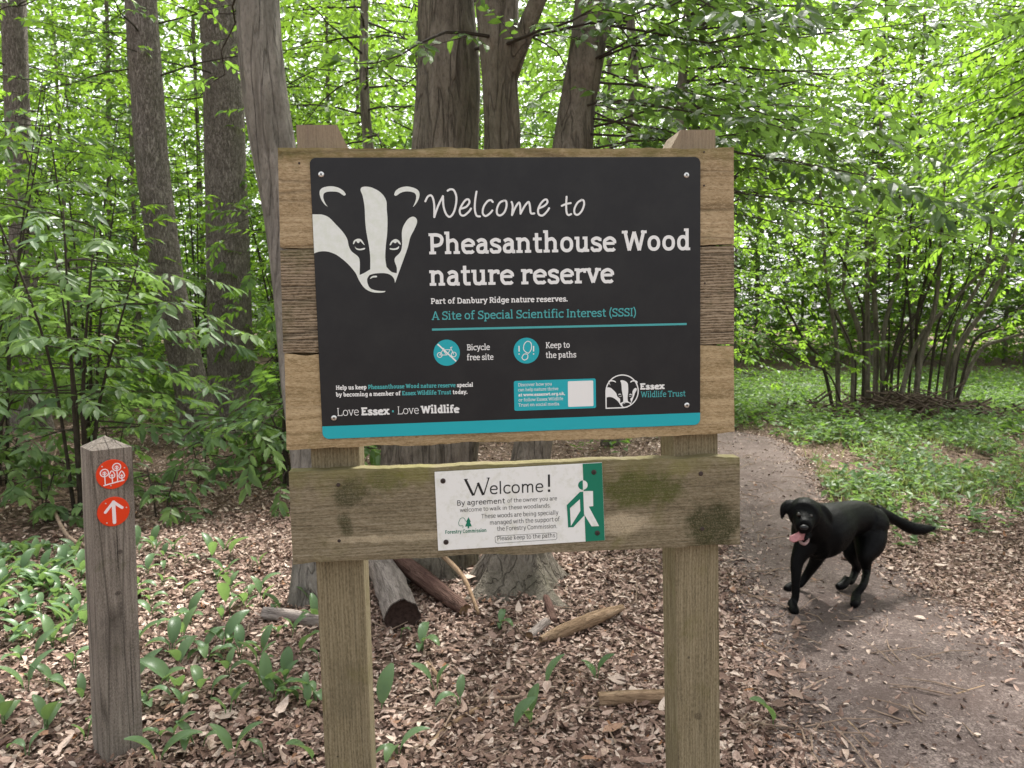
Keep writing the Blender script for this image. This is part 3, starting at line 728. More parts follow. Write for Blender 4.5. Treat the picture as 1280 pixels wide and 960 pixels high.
# ------------------------------------------------------------------ THE WAYMARKER POST
wc = G(129, 959); ya = R(43); fxv = Vector((math.cos(ya), math.sin(ya), 0)); wid = .1267
wtop = at(113, 564, wc.y + .005); leanv = (wtop - wc); hgt = leanv.z
wm = Matrix.Translation(wc + fxv * wid / 2) @ Matrix.Rotation(ya, 4, 'Z')
way = empty('waymarker_post', label='short square timber post with two red discs and a pyramid top', cat='waymarker', mat=wm)
ll = Matrix.Rotation(-ya, 3, 'Z') @ leanv
sx, sy = ll.x / hgt, ll.y / hgt
wmi = wm.inverted()
def WP(px, py):
    o = wmi @ C0; d = wmi.to_3x3() @ ray(px, py); p = o + d * ((0 - o.y) / d.y); return p
def WB(px, py, rx, rz, amt, col): q = WP(px, py); return (q.x, q.z, rx, rz, amt, col)
M['way_wood'] = woodmat('grey_post_wood', (.082, .070, .060), (.205, .175, .150), (.38, .335, .285), axis='z', seed=9.4, ridge=.10, ring=26, algae=.03, crack=.55,
    blot=[WB(150, 690, .011, .010, .8, (.035, .028, .024)), WB(147, 742, .010, .008, .8, (.04, .032, .026)), WB(147, 690, .0022, .11, .95, (.02, .016, .014)), WB(165, 860, .0022, .20, .9, (.025, .02, .017)), WB(136, 560, .0018, .05, .9, (.02, .016, .014)), WB(140, 800, .05, .12, .5, (.085, .072, .062))])
bm = bmesh.new(); hw = wid / 2; rows = []
for z in (-.25, 0, .3, .6, .85, hgt):
    rows.append([bm.verts.new((x + sx * z, y + sy * z, z)) for x, y in ((-hw, 0), (hw, 0), (hw, wid), (-hw, wid))])
for r0, r1 in zip(rows, rows[1:]):
    for i in range(4): bm.faces.new((r0[i], r0[(i + 1) % 4], r1[(i + 1) % 4], r1[i]))
ap = bm.verts.new((sx * hgt - .003, wid / 2 + sy * hgt, hgt + .038))
for i in range(4): bm.faces.new((rows[-1][i], rows[-1][(i + 1) % 4], ap))
bm.faces.new(rows[0])
bmesh.ops.bevel(bm, geom=[e for e in bm.edges if len(e.link_faces) == 2 and e.calc_face_angle(0) > .3], offset=.003, segments=2, affect='EDGES')
link('shaft', bm_mesh('shaft', bm), way, [M['way_wood']])
def wdisc(px, py, label):
    c = WP(px, py); yy = sy * c.z - .0005; r = .0495; a = Acc()
    V, T = tube([(c.x, yy, c.z), (c.x, yy - .003, c.z), (c.x, yy - .0036, c.z)], [r, r, r - .001], 48); a.add(V, T)
    o = link('disc', a.mesh('disc'), way, [M['red']]); tag(o, label); return o, c, -(yy - .0036)
d1, c, z = wdisc(140.3, 592.6, 'upper red disc printed with four white trees')
a = Acc(); k = lambda x, y: (c.x + (x - 322) / 217 * .0495, c.z - (y - 245) / 190 * .0495)
def ringpts(x, y, rx, n=24): p = k(x, y); r = rx / 217 * .0495; return [(p[0] + r * math.cos(i / n * 6.2832), p[1] + r * math.sin(i / n * 6.2832)) for i in range(n + 1)]
wl_ = .0017
for (x, y, rx, yb) in ((215, 216, 54, 372), (380, 158, 54, 346)):
    ribbon(a, ringpts(x, y, rx), wl_, z + .0004); ribbon(a, [k(x, y - 20), k(x + 5, yb)], wl_, z + .00043)
    for s in (-1, 1):
        ribbon(a, [k(x, y + 30), k(x + 30 * s, y + 5)], wl_ * .7, z + .00046); ribbon(a, [k(x, y + 8), k(x + 22 * s, y - 15)], wl_ * .7, z + .00049)
for (x, y, yb) in ((313, 252, 357), (442, 270, 342)):
    sh = [(x, y - 52), (x + 34, y - 10), (x + 32, y + 25), (x, y + 40), (x - 32, y + 25), (x - 34, y - 10)]
    ribbon(a, [tuple(p) for p in catmull([k(*p) for p in sh], 4, True)] + [k(*sh[0])], wl_, z + .0004); ribbon(a, [k(x, y - 10), k(x + 3, yb)], wl_, z + .00043)
    for s in (-1, 1): ribbon(a, [k(x, y + 20), k(x + 18 * s, y)], wl_ * .7, z + .00046)
ribbon(a, [k(195, 377), k(475, 337)], wl_ * 1.2, z + .00052)
link('trees_symbol', a.mesh('trees_symbol'), d1, [M['disc_white']])
d2, c, z = wdisc(141.7, 639.2, 'lower red disc with a white arrow pointing up')
a = Acc(); k = lambda x, y: (c.x + (x - 336) / 212 * .0495, c.z - (y - 737) / 192 * .0495)
ribbon(a, [k(340, 880), k(338, 612)], .0056, z + .0004, rnd=True); ribbon(a, [k(228, 730), k(338, 612)], .0046, z + .00046, rnd=True); ribbon(a, [k(448, 702), k(338, 612)], .0046, z + .0005, rnd=True)
link('arrow_symbol', a.mesh('arrow_symbol'), d2, [M['disc_white']])
a = None
for dd, cc, pts in ((d1, WP(140.3, 592.6), ((190,132,322,245),(483,182,322,245),(293,390,322,245))), (d2, WP(141.7, 639.2), ((237,618,336,737),(508,710,336,737),(240,872,336,737)))):
    for (x, y, ox, oy) in pts:
        px_, pz_ = cc.x + (x - ox) / 215 * .0495, cc.z - (y - oy) / 190 * .0495; yy = sy * pz_ - .0041
        A = Acc(); V, T = tube([(px_, yy, pz_), (px_, yy - .001, pz_), (px_, yy - .0016, pz_)], [.0026, .0024, .001], 10); A.add(V, T)
        link('nail', A.mesh('nail', True), dd, [M['steel']])
# ------------------------------------------------------------------ GROUND, PATH, LITTER
rng = np.random.default_rng(11)
def hgt_np(x, y):
    """gentle unevenness of the woodland floor, with a rise towards the back"""
    x = np.asarray(x, float); y = np.asarray(y, float)
    return (.020 * np.sin(x * 1.7 + .4) * np.cos(y * 1.3) + .012 * np.sin(x * 4.1 + y * 2.2) + .014 * np.cos(y * 3.3 - x * 1.9)) * np.clip((np.hypot(x, y) - 1) / 3, .25, 1) \
        + .35 * np.clip((y - 14) / 25, 0, 1) ** 1.3
def gz(x, y): return float(hgt_np(x, y))
PATHC = np.array([(1.4, -3), (1.5, 0), (1.62, 1.5), (1.72, 2.5), (1.78, 3.5), (1.86, 4.7), (2.1, 5.9), (2.40, 7.0), (2.7, 8.3), (2.75, 9.4), (2.1, 10.7), (.4, 11.7), (-2.5, 12.3), (-6, 12.6)])
PATHW = np.array([.75, .75, .74, .70, .60, .48, .43, .44, .48, .55, .6, .6, .55, .5])
pc = np.array(catmull(PATHC, 8)); pw = np.interp(np.linspace(0, 1, len(pc)), np.linspace(0, 1, len(PATHW)), PATHW)
def path_d(x, y):
    """distance from the path's middle line divided by its half width"""
    x = np.atleast_1d(x); y = np.atleast_1d(y); best = np.full(x.shape, 1e9)
    for (cx, cyy), w in zip(pc, pw): best = np.minimum(best, np.hypot(x - cx, y - cyy) / w)
    return best
M['soil'], nt, out = newmat('leaf_mould')
v = coords(nt); f = noise(nt, v, 34, 8, .7); g2 = noise(nt, v, 3.1, 4); vo = N(nt, 'ShaderNodeTexVoronoi', i_Scale=38.0); nt.links.new(v, vo.inputs['Vector'])
c = ramp(nt, f, [(.3, (.035, .024, .017)), (.5, (.10, .068, .052)), (.68, (.22, .16, .125))])
c = mixc(nt, .5, c, ramp(nt, vo.outputs['Color'], [(.1, (.055, .035, .026)), (.5, (.17, .115, .085)), (.95, (.30, .22, .17))]))
c = mixc(nt, ramp(nt, g2, [(.4, (0, 0, 0)), (.7, (.35,) * 3)]), c, (.07, .05, .035))
principled(nt, out, c, .95, .1, mathn(nt, 'ADD', f, vo.outputs['Distance']), .8, .02)
# one sheet, fine near the camera and coarse out to the horizon
gx = np.concatenate([[-300, -120, -60, -30], np.arange(-16, 16.1, .22), [30, 60, 120, 300]]); gy = np.concatenate([[-300, -60, -20], np.arange(-6, 22.1, .22), [26, 30, 36, 44, 60, 120, 300]])
X, Y = np.meshgrid(gx, gy); Z = hgt_np(X, Y); nx, ny = len(gx), len(gy)
V = np.stack([X.ravel(), Y.ravel(), Z.ravel()], 1); ii = np.arange(nx * ny).reshape(ny, nx)
Q = np.stack([ii[:-1, :-1].ravel(), ii[:-1, 1:].ravel(), ii[1:, 1:].ravel(), ii[1:, :-1].ravel()], 1)
tag(link('ground', np_mesh('ground', V, Q, smooth=True), None, [M['soil']]), kind='structure')
M['path'], nt, out = newmat('trodden_earth')
v = coords(nt); f = noise(nt, v, 120, 8, .75); g2 = noise(nt, v, 4.5, 5); g3 = noise(nt, v, 28, 4, .7)
vch = N(nt, 'ShaderNodeTexVoronoi', i_Scale=150.0); nt.links.new(v, vch.inputs['Vector'])
c = mixc(nt, .5, ramp(nt, f, [(.36, (.038, .029, .025)), (.5, (.112, .087, .079)), (.62, (.26, .21, .19))]), ramp(nt, vch.outputs['Color'], [(.05, (.04, .029, .026)), (.5, (.11, .086, .078)), (.9, (.29, .235, .21))]))
c = mixc(nt, ramp(nt, g2, [(.38, (0, 0, 0)), (.62, (.75,) * 3)]), c, (.085, .063, .056))
c = mixc(nt, ramp(nt, g3, [(.56, (0, 0, 0)), (.70, (.55,) * 3)]), c, (.36, .29, .26))
principled(nt, out, c, .95, .1, f, .5, .008)
V, Q = [], []
tn = np.gradient(pc, axis=0); tn /= np.linalg.norm(tn, axis=1)[:, None]; nn = np.stack([tn[:, 1], -tn[:, 0]], 1)
K = 11
for i in range(len(pc)):
    wob = 1 + .10 * math.sin(i * 1.7) + .07 * math.sin(i * 3.9 + 1); wob2 = 1 + .10 * math.cos(i * 1.3) + .07 * math.sin(i * 4.7)
    for k in range(K):
        s_ = (k / (K - 1) * 2 - 1); s_ *= pw[i] * (wob if s_ > 0 else wob2) * 1.1
        p = pc[i] + nn[i] * s_; e = abs(k / (K - 1) * 2 - 1)
        V.append((p[0], p[1], gz(*p) + .014 - .010 * e ** 3))
for i in range(len(pc) - 1):
    for k in range(K - 1): Q.append((i * K + k, i * K + k + 1, (i + 1) * K + k + 1, (i + 1) * K + k))
tag(link('path', np_mesh('path', V, Q, smooth=True), None, [M['path']]), kind='structure')

# leaf shapes: along, across, height (in leaf widths)
HI = (np.array([(0, 0, 0), (.28, -.43, .12), (.28, .43, .12), (.34, 0, 0), (.66, -.36, .09), (.66, .36, .09), (.68, 0, 0), (1, 0, -.1)]),
      np.array([(0, 2, 3), (0, 3, 1), (3, 2, 5), (3, 5, 6), (3, 6, 4), (3, 4, 1), (6, 5, 7), (6, 7, 4)]))
MD = (np.array([(0, 0, 0), (.42, -.5, .14), (1, 0, -.08), (.42, .5, .14)]), np.array([(0, 3, 2), (0, 2, 1)]))
def leaves(P, D, Nn, L, Wd, tmpl=HI, curl=None, bend=None):
    """n leaves at P pointing along D with upper side Nn"""
    T, F = tmpl; n = len(P); k = len(T)
    D = D / (np.linalg.norm(D, axis=1)[:, None] + 1e-9)
    Nn = Nn - D * (Nn * D).sum(1)[:, None]; Nn = Nn / (np.linalg.norm(Nn, axis=1)[:, None] + 1e-9)
    Sd = np.cross(D, Nn)
    L = np.broadcast_to(L, (n,)); Wd = np.broadcast_to(Wd, (n,))
    h = T[:, 2][None, :] * (curl[:, None] if curl is not None else 1)
    if bend is not None: h = h + bend[:, None] * (T[:, 0] ** 2)[None, :]
    V = P[:, None] + D[:, None] * (T[:, 0][None, :, None] * L[:, None, None]) + Sd[:, None] * (T[:, 1][None, :, None] * Wd[:, None, None]) + Nn[:, None] * (h[:, :, None] * Wd[:, None, None])
    return V.reshape(-1, 3), (F[None] + (np.arange(n) * k)[:, None, None]).reshape(-1, 3)
def vnoise(x, y, s, seed):
    r = np.random.default_rng(seed); v = 0
    for k in range(5):
        a = r.uniform(0, 6.28); f_ = s * r.uniform(.6, 1.9); v = v + np.sin((x * math.cos(a) + y * math.sin(a)) * f_ + r.uniform(0, 6.28))
    return v / 5
M['litter'], nt, out = newmat('dead_leaves')
gN = nt.nodes.new('ShaderNodeNewGeometry')
c = ramp(nt, gN.outputs['Random Per Island'], [(0, (.062, .037, .028)), (.25, (.165, .102, .077)), (.5, (.275, .184, .143)), (.74, (.40, .292, .238)), (.95, (.56, .46, .385)), (1, (.25, .11, .045))])
fz = noise(nt, coords(nt), 160, 3)
c = mixc(nt, ramp(nt, fz, [(.4, (0, 0, 0)), (.65, (.5,) * 3)]), c, mixc(nt, 1.0, c, (.55, .5, .48), 'MULTIPLY'))
principled(nt, out, c, .75, .25)
def scatter_litter(name, n, box, size, keep, seed, lift=.018, tm=HI):
    r = np.random.default_rng(seed); x = r.uniform(box[0], box[1], n)
    y = box[2] + (box[3] - box[2]) * r.random(n) ** 1.35
    ok = keep(x, y, r) & (np.abs(x) < y * .9 + 1.1); x, y = x[ok], y[ok]; n = len(x)
    z = hgt_np(x, y) + .004 + np.abs(r.normal(0, lift, n))
    a = r.uniform(0, 6.283, n); D = np.stack([np.cos(a), np.sin(a), r.normal(0, .18, n)], 1)
    Nn = np.stack([r.normal(0, .26, n), r.normal(0, .26, n), np.ones(n) * r.choice([1, -1], n)], 1)
    L = size * np.minimum(r.lognormal(0, .42, n), 1.75); Wd = L * r.uniform(.32, .8, n)
    V, T = leaves(np.stack([x, y, z], 1), D, Nn, L, Wd, tm, r.normal(.6, 1.6, n), r.normal(0, .45, n))
    o = link(name, np_mesh(name, V, T), None, [M['litter']]); tag(o, kind='stuff'); return o
def off_path(x, y, r): d = path_d(x, y); return (r.random(len(x)) < np.clip((d - .5) / .95, .05, 1)) & (r.random(len(x)) < np.clip(1.15 - (y - 7) / 12, .35, 1))
def right_of(x, y): return x > np.interp(y, pc[:75, 1], pc[:75, 0])
scatter_litter('leaf_litter', 120000, (-6.5, 7.5, 1.9, 13.5), .032, lambda x, y, r: off_path(x, y, r) & ((r.random(len(x)) < .45) | ~right_of(x, y)), 3, .013)
scatter_litter('leaf_litter', 150000, (-3.2, 4.6, 1.9, 6.5), .023, off_path, 13, .010)
scatter_litter('leaf_litter', 5200, (-3.6, 4.6, 1.9, 7.5), .050, lambda x, y, r: off_path(x, y, r) & (vnoise(x, y, 2.2, 77) > -.15), 14, .020)
scatter_litter('wood_chips', 90000, (.2, 4, 1.9, 8), .013, lambda x, y, r: (path_d(x, y) < 1.3), 24, .003, MD)
scatter_litter('wood_chips', 60000, (.2, 4, 1.9, 11), .023, lambda x, y, r: (path_d(x, y) < 1.25) & (r.random(len(x)) < .45 + .55 * np.clip(path_d(x, y), 0, 1) ** 2), 4, .004, MD)

# ------------------------------------------------------------------ TREES
LF = {
 'bright': leafmat('bright_leaf', (.058, .125, .022), (.095, .185, .036), (.27, .46, .045), tmix=.54),
 'mid': leafmat('mid_leaf', (.046, .100, .032), (.084, .155, .048), (.19, .34, .045), tmix=.46, gloss=.48),
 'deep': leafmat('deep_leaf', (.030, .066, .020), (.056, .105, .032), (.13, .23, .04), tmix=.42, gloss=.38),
 'cool': leafmat('cool_leaf', (.060, .115, .052), (.105, .18, .082), (.22, .36, .08), tmix=.44, gloss=.46),
 'lily': leafmat('lily_leaf', (.065, .125, .062), (.105, .18, .095), (.22, .36, .09), tmix=.35, gloss=.34),
 'grass': leafmat('grass_blade', (.10, .135, .05), (.17, .20, .085), (.28, .34, .10), tmix=.45, gloss=.45)}
BK_ = {
 'furrow': barkmat('furrowed_bark', (.075, .062, .053), (.225, .192, .168), (.39, .345, .305), .22, 34, 1.0, .025, .12),
 'smooth': barkmat('smooth_grey_bark', (.105, .094, .082), (.265, .24, .21), (.44, .405, .36), .2, 15, 1.0, .03, .22, False),
 'brown': barkmat('fluted_brown_bark', (.075, .063, .051), (.215, .186, .152), (.35, .315, .265), .22, 15, 1.0, .04, .35, False),
 'twig': simple('twig_bark', (.045, .036, .028), .85, .15, var=.35, scale=25)}
def flute(amp, lob, seed, flare=0.0):
    r = np.random.default_rng(seed); ph = r.uniform(0, 6.28, 6); am = r.uniform(.4, 1, 6)
    def f(t, ang):
        v = 0
        for k in range(5): v = v + am[k] * np.cos(ang * (2 + k + (lob if k > 2 else 0)) + ph[k] + t * (3 - k) * 2.2)
        base = 1 + amp * v / 2.5
        if flare: base = base * (1 + flare * math.exp(-t * 15) * (1 + .55 * np.cos(ang * 5 + ph[5]) + .35 * np.cos(ang * 9 + ph[2] + t * 4)) + amp * .8 * np.cos(ang * 9 + ph[4] + t * 5) * math.exp(-t * 3))
        return base
    return f
def spray(acc, r, P0, D0, L, nl, ll, lw, tm, droop, wood, flat=.22, up=None, twigs=True):
    """flat leafy twigs: many at once. P0, D0 (n,3); L (n,)"""
    n = len(P0); D0 = D0 / np.linalg.norm(D0, axis=1)[:, None]
    U = np.stack([r.normal(0, flat, n), r.normal(0, flat, n), np.ones(n)], 1)
    U = U - D0 * (U * D0).sum(1)[:, None]; U /= np.linalg.norm(U, axis=1)[:, None]
    Sd = np.cross(D0, U)
    t = (np.arange(nl) + .6) / nl
    sgn = np.where(np.arange(nl) % 2 == 0, 1., -1.)
    base = P0[:, None] + D0[:, None] * (t[None, :, None] * L[:, None, None]) - np.array([0, 0, 1.])[None, None] * (droop * (t ** 2)[None, :] * (L ** 2)[:, None] * 1.0)[:, :, None]
    an = R(52) * (1 - .7 * t ** 3)[None, :] + r.normal(0, .2, (n, nl))
    D = D0[:, None] * np.cos(an)[:, :, None] + Sd[:, None] * (np.sin(an) * sgn[None])[:, :, None]
    D = D + np.array([0, 0, -1.]) * (droop * .9 * t[None, :] + r.uniform(.0, .45, (n, nl)))[:, :, None]
    Nn = U[:, None] + r.normal(0, .30, (n, nl, 3))
    LL = ll * (1 - .45 * np.abs(t - .55) * 1.2)[None, :] * r.uniform(.75, 1.2, (n, nl))
    V, T = leaves(base.reshape(-1, 3), D.reshape(-1, 3), Nn.reshape(-1, 3), LL.ravel(), LL.ravel() * lw, tm, r.uniform(.2, 1.6, n * nl), r.normal(-.12, .22, n * nl))
    acc.add(V, T, 0)
    if twigs:
        ts = np.array([0, .5, 1.0]); q = P0[:, None] + D0[:, None] * (ts[None, :, None] * L[:, None, None]) - np.array([0, 0, 1.])[None, None] * (droop * (ts ** 2)[None, :] * (L ** 2)[:, None])[:, :, None]
        rad = np.array([.0028, .002, .0008]) * wood; a3 = np.arange(3) * 2.094
        ring = Sd[:, None, None] * (np.cos(a3)[None, None, :] * rad[None, :, None])[..., None] + U[:, None, None] * (np.sin(a3)[None, None, :] * rad[None, :, None])[..., None]
        VV = (q[:, :, None] + ring).reshape(-1, 3)
        F = []
        for s_ in range(2):
            for k in range(3): F += [(s_ * 3 + k, s_ * 3 + (k + 1) % 3, s_ * 3 + 3 + (k + 1) % 3), (s_ * 3 + k, s_ * 3 + 3 + (k + 1) % 3, s_ * 3 + 3 + k)]
        F = np.array(F); acc.add(VV, (F[None] + (np.arange(n) * 9)[:, None, None]).reshape(-1, 3), 1)
def bough(acc, r, P0, D0, L, ll=.085, lw=.55, tm=HI, nl=9, spacing=.13, sl=.42, rise=.25, droop=.35, rad=.012, flat=.22, start=.18):
    """a branch leaving P0 along D0, arching over, set with leafy twigs on both sides"""
    D0 = np.array(D0, float); D0 /= np.linalg.norm(D0); nseg = 8
    wob = np.cumsum(r.normal(0, .035, (nseg + 1, 3)), 0) * L
    t = np.linspace(0, 1, nseg + 1)
    P = np.array(P0) + D0 * (t * L)[:, None] + wob * t[:, None] - np.array([0, 0, 1.]) * (droop * t ** 2 * L * .6)[:, None]
    V, T = tube(P, rad * (1 - .85 * t), 5, False); acc.add(V, T, 1)
    m = max(2, int(L * (1 - start) / spacing))
    s = np.linspace(start, 1, m); B = np.stack([np.interp(s, t, P[:, k]) for k in range(3)], 1)
    dirs = np.gradient(P, axis=0); dirs /= np.linalg.norm(dirs, axis=1)[:, None]
    Dd = np.stack([np.interp(s, t, dirs[:, k]) for k in range(3)], 1)
    side = np.cross(Dd, [0, 0, 1.]); side /= np.linalg.norm(side, axis=1)[:, None] + 1e-9
    sg = np.where(np.arange(m) % 2 == 0, 1., -1.)
    a = R(50) + r.normal(0, .25, m); a[-1] = 0
    SD = Dd * np.cos(a)[:, None] + side * (np.sin(a) * sg)[:, None] + np.array([0, 0, 1.]) * r.normal(.02, .2, m)[:, None]
    spray(acc, r, B, SD, sl * (1.15 - .6 * s) * r.uniform(.7, 1.25, m), nl, ll, lw, tm, droop, rad / .012, flat)
    return P
def rand_crown(r, trunk, z0, z1, n, l0, l1, az=None, elev=(-.1, .5), **kw):
    """boughs round a trunk path between two heights; az = favoured directions (radians, 0 = +x) or None for all round"""
    acc = Acc(); tp = np.array([tuple(p) for p in trunk], float)
    for i in range(n):
        z = z0 + (z1 - z0) * (i + r.random()) / n
        p = np.array([np.interp(z, tp[:, 2], tp[:, k]) for k in range(3)])
        a = r.uniform(*az) if az else i * 2.399 + r.normal(0, .4)
        e = r.uniform(*elev); L = r.uniform(l0, l1) * (1 - .35 * (z - z0) / max(.1, z1 - z0))
        bough(acc, r, p, (math.cos(a) * math.cos(e), math.sin(a) * math.cos(e), math.sin(e)), L, **kw)
    return acc
def px_path(pts): return [at(x, y, Y) for x, y, Y in pts]
def tree(name, label, path, radii, bark, crown, leaf, group=None, fl=None, sides=22, n=9, extra=None, cat='tree'):
    base = Vector(path[0]); base.z = gz(base.x, base.y)
    t = empty(name, base, label, cat, group)
    P = catmull([tuple(p) for p in path], n); rr = np.interp(np.linspace(0, 1, len(P)), np.linspace(0, 1, len(radii)), radii)
    a = Acc(); V, T = tube(P, rr, sides, True, fl); a.add(V, T)
    if extra:
        for p2, r2, f2 in extra:
            P2 = catmull([tuple(p) for p in p2], n); V, T = tube(P2, np.interp(np.linspace(0, 1, len(P2)), np.linspace(0, 1, len(r2)), r2), sides, True, f2); a.add(V, T)
    link('trunk', a.mesh('trunk', True, base), t, [bark])
    if crown is not None: link('crown', crown.mesh('crown', False, base), t, [LF[leaf], BK_['twig']])
    return t
# ---- the trunks that can be told apart, traced from the photo at their own distances
def up(p, h, dx=0, dy=0): return Vector((p.x + dx, p.y + dy, p.z + h))
r = np.random.default_rng(101)
# pale smooth trunk close behind the board
p = px_path([(388, 762, 3.95), (386, 700, 3.97), (382, 580, 4.0), (372, 480, 4.02), (366, 380, 4.05), (360, 300, 4.08), (352, 235, 4.1), (338, 160, 4.1), (327, 80, 4.1), (322, 0, 4.12), (318, -120, 4.2), (300, -330, 4.3)])
cr = rand_crown(r, p, 3.2, 5.2, 12, 1.2, 2.4, elev=(0, .5), ll=.085, spacing=.14)
tree('hornbeam_tree', 'pale smooth grey hornbeam trunk rising close behind the edge of the sign board', p, [.125, .085, .078, .088, .094, .104, .112, .112, .110, .106, .09, .055], BK_['smooth'], cr, 'mid', fl=flute(.075, 2, 5, .12), sides=40, n=12)
# the stout fluted pair behind the board
p = px_path([(520, 722, 4.55), (524, 640, 4.55), (527, 560, 4.55), (540, 400, 4.6), (551, 260, 4.62), (556, 180, 4.65), (560, 90, 4.68), (557, 0, 4.7), (556, -160, 4.8), (560, -330, 5.0)])
p2 = px_path([(552, 715, 4.50), (566, 600, 4.48), (590, 430, 4.45), (618, 280, 4.42), (628, 185, 4.4), (625, 100, 4.38), (621, 0, 4.4), (612, -160, 4.5), (600, -330, 4.6)])
fork = px_path([(629, 125, 4.38), (640, 85, 4.33), (652, 50, 4.28), (672, 0, 4.2), (700, -70, 4.1)])
cr = rand_crown(r, p, 3.1, 5.4, 16, 1.2, 2.6, elev=(-.1, .5), ll=.085, spacing=.14)
for (a_, e_, L_, z_) in ((-1.75, .05, 1.5, 3.35), (-2.1, -.1, 1.3, 3.1), (-1.4, -.05, 1.6, 3.3), (-1.15, -.12, 1.1, 3.05)):
    bough(cr, r, (p2[5].x, p2[5].y, z_), (math.cos(a_), math.sin(a_), e_), L_, ll=.09, spacing=.15, droop=.3)
tree('hornbeam_tree', 'stout brown fluted double trunk behind the middle of the sign board', p, [.34, .26, .25, .20, .188, .192, .182, .165, .15, .11], BK_['brown'], cr, 'mid', fl=flute(.085, 2, 9, .35), sides=44, n=10,
     extra=[(p2, [.2, .13, .11, .108, .108, .105, .13, .11, .08], flute(.08, 1, 12, .2)), (fork, [.05, .052, .05, .045, .04], flute(.05, 1, 3))])
p = px_path([(645, 738, 4.12), (647, 690, 4.15), (655, 620, 4.2), (668, 545, 4.25), (690, 400, 4.35), (706, 260, 4.42), (716, 185, 4.46), (722, 130, 4.5), (733, 70, 4.5), (741, 0, 4.55), (752, -150, 4.65), (770, -330, 4.8)])
cr = rand_crown(r, p, 2.45, 5.2, 26, 1.1, 2.3, az=(-1.35, 1.2), elev=(-.15, .35), ll=.088, spacing=.10, rad=.008)
for a_, e_, L_, z_ in ((-.9, -.05, 1.9, 2.75), (-.6, -.12, 2.0, 2.6), (-.35, -.1, 2.2, 2.7), (-.75, .1, 1.8, 3.0), (-.5, .12, 2.2, 3.2), (-.2, -.02, 2.2, 2.9), (0, .05, 2.4, 3.1), (.25, -.05, 2.2, 2.8), (-.45, -.2, 1.7, 2.45)):
    q = np.array([np.interp(z_, [v_.z for v_ in p], [v_[k] for v_ in p]) for k in range(3)])
    bough(cr, r, q, (math.cos(a_), math.sin(a_), e_), L_, ll=.088, spacing=.09, droop=.28, rad=.008)
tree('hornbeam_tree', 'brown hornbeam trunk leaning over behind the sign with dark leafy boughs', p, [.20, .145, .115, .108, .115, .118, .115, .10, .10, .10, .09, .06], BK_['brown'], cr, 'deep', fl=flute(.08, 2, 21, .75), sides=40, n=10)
# the three furrowed trunks of the understorey
p = px_path([(256, 552, 9.2), (247, 520, 9.2), (236, 470, 9.2), (220, 400, 9.2), (208, 340, 9.2), (200, 280, 9.2), (190, 200, 9.2), (183, 100, 9.2), (176, 0, 9.2), (170, -140, 9.2), (166, -330, 9.4)])
cr = rand_crown(r, p, 4.2, 9.5, 20, 1.6, 3.2, elev=(-.1, .5), ll=.12, spacing=.24, sl=.6, tm=MD)
tree('chestnut_tree', 'furrowed brown trunk that curves outward at its foot, tallest beyond the waymarker', p, [.30, .21, .19, .183, .185, .18, .183, .18, .175, .165, .13], BK_['furrow'], cr, 'bright', fl=flute(.04, 3, 31, .3), sides=30)
p = px_path([(292, 535, 10.6), (289, 480, 10.6), (287, 400, 10.6), (285, 300, 10.6), (282, 200, 10.6), (279, 100, 10.6), (274, 0, 10.6), (270, -160, 10.7), (262, -330, 10.8)])
cr = rand_crown(r, p, 4.2, 10, 20, 1.6, 3.4, elev=(-.1, .5), ll=.12, spacing=.24, sl=.6, tm=MD)
tree('chestnut_tree', 'straight reddish brown trunk between the curved trunk and the pale one', p, [.40, .31, .29, .285, .275, .265, .26, .24, .18], BK_['furrow'], cr, 'bright', fl=flute(.04, 3, 32, .3), sides=30)
p = px_path([(40, 540, 10.2), (36, 450, 10.2), (31, 380, 10.2), (27, 280, 10.2), (22, 150, 10.2), (17, 0, 10.2), (12, -160, 10.3), (5, -330, 10.4)])
cr = rand_crown(r, p, 4.0, 9.5, 20, 1.6, 3.2, elev=(-.1, .5), ll=.12, spacing=.24, sl=.6, tm=MD)
tree('chestnut_tree', 'slender dark trunk farthest along from the sign, half hidden by leaves', p, [.23, .17, .16, .15, .148, .145, .14, .1], BK_['furrow'], cr, 'bright', fl=flute(.04, 3, 33, .3), sides=26)

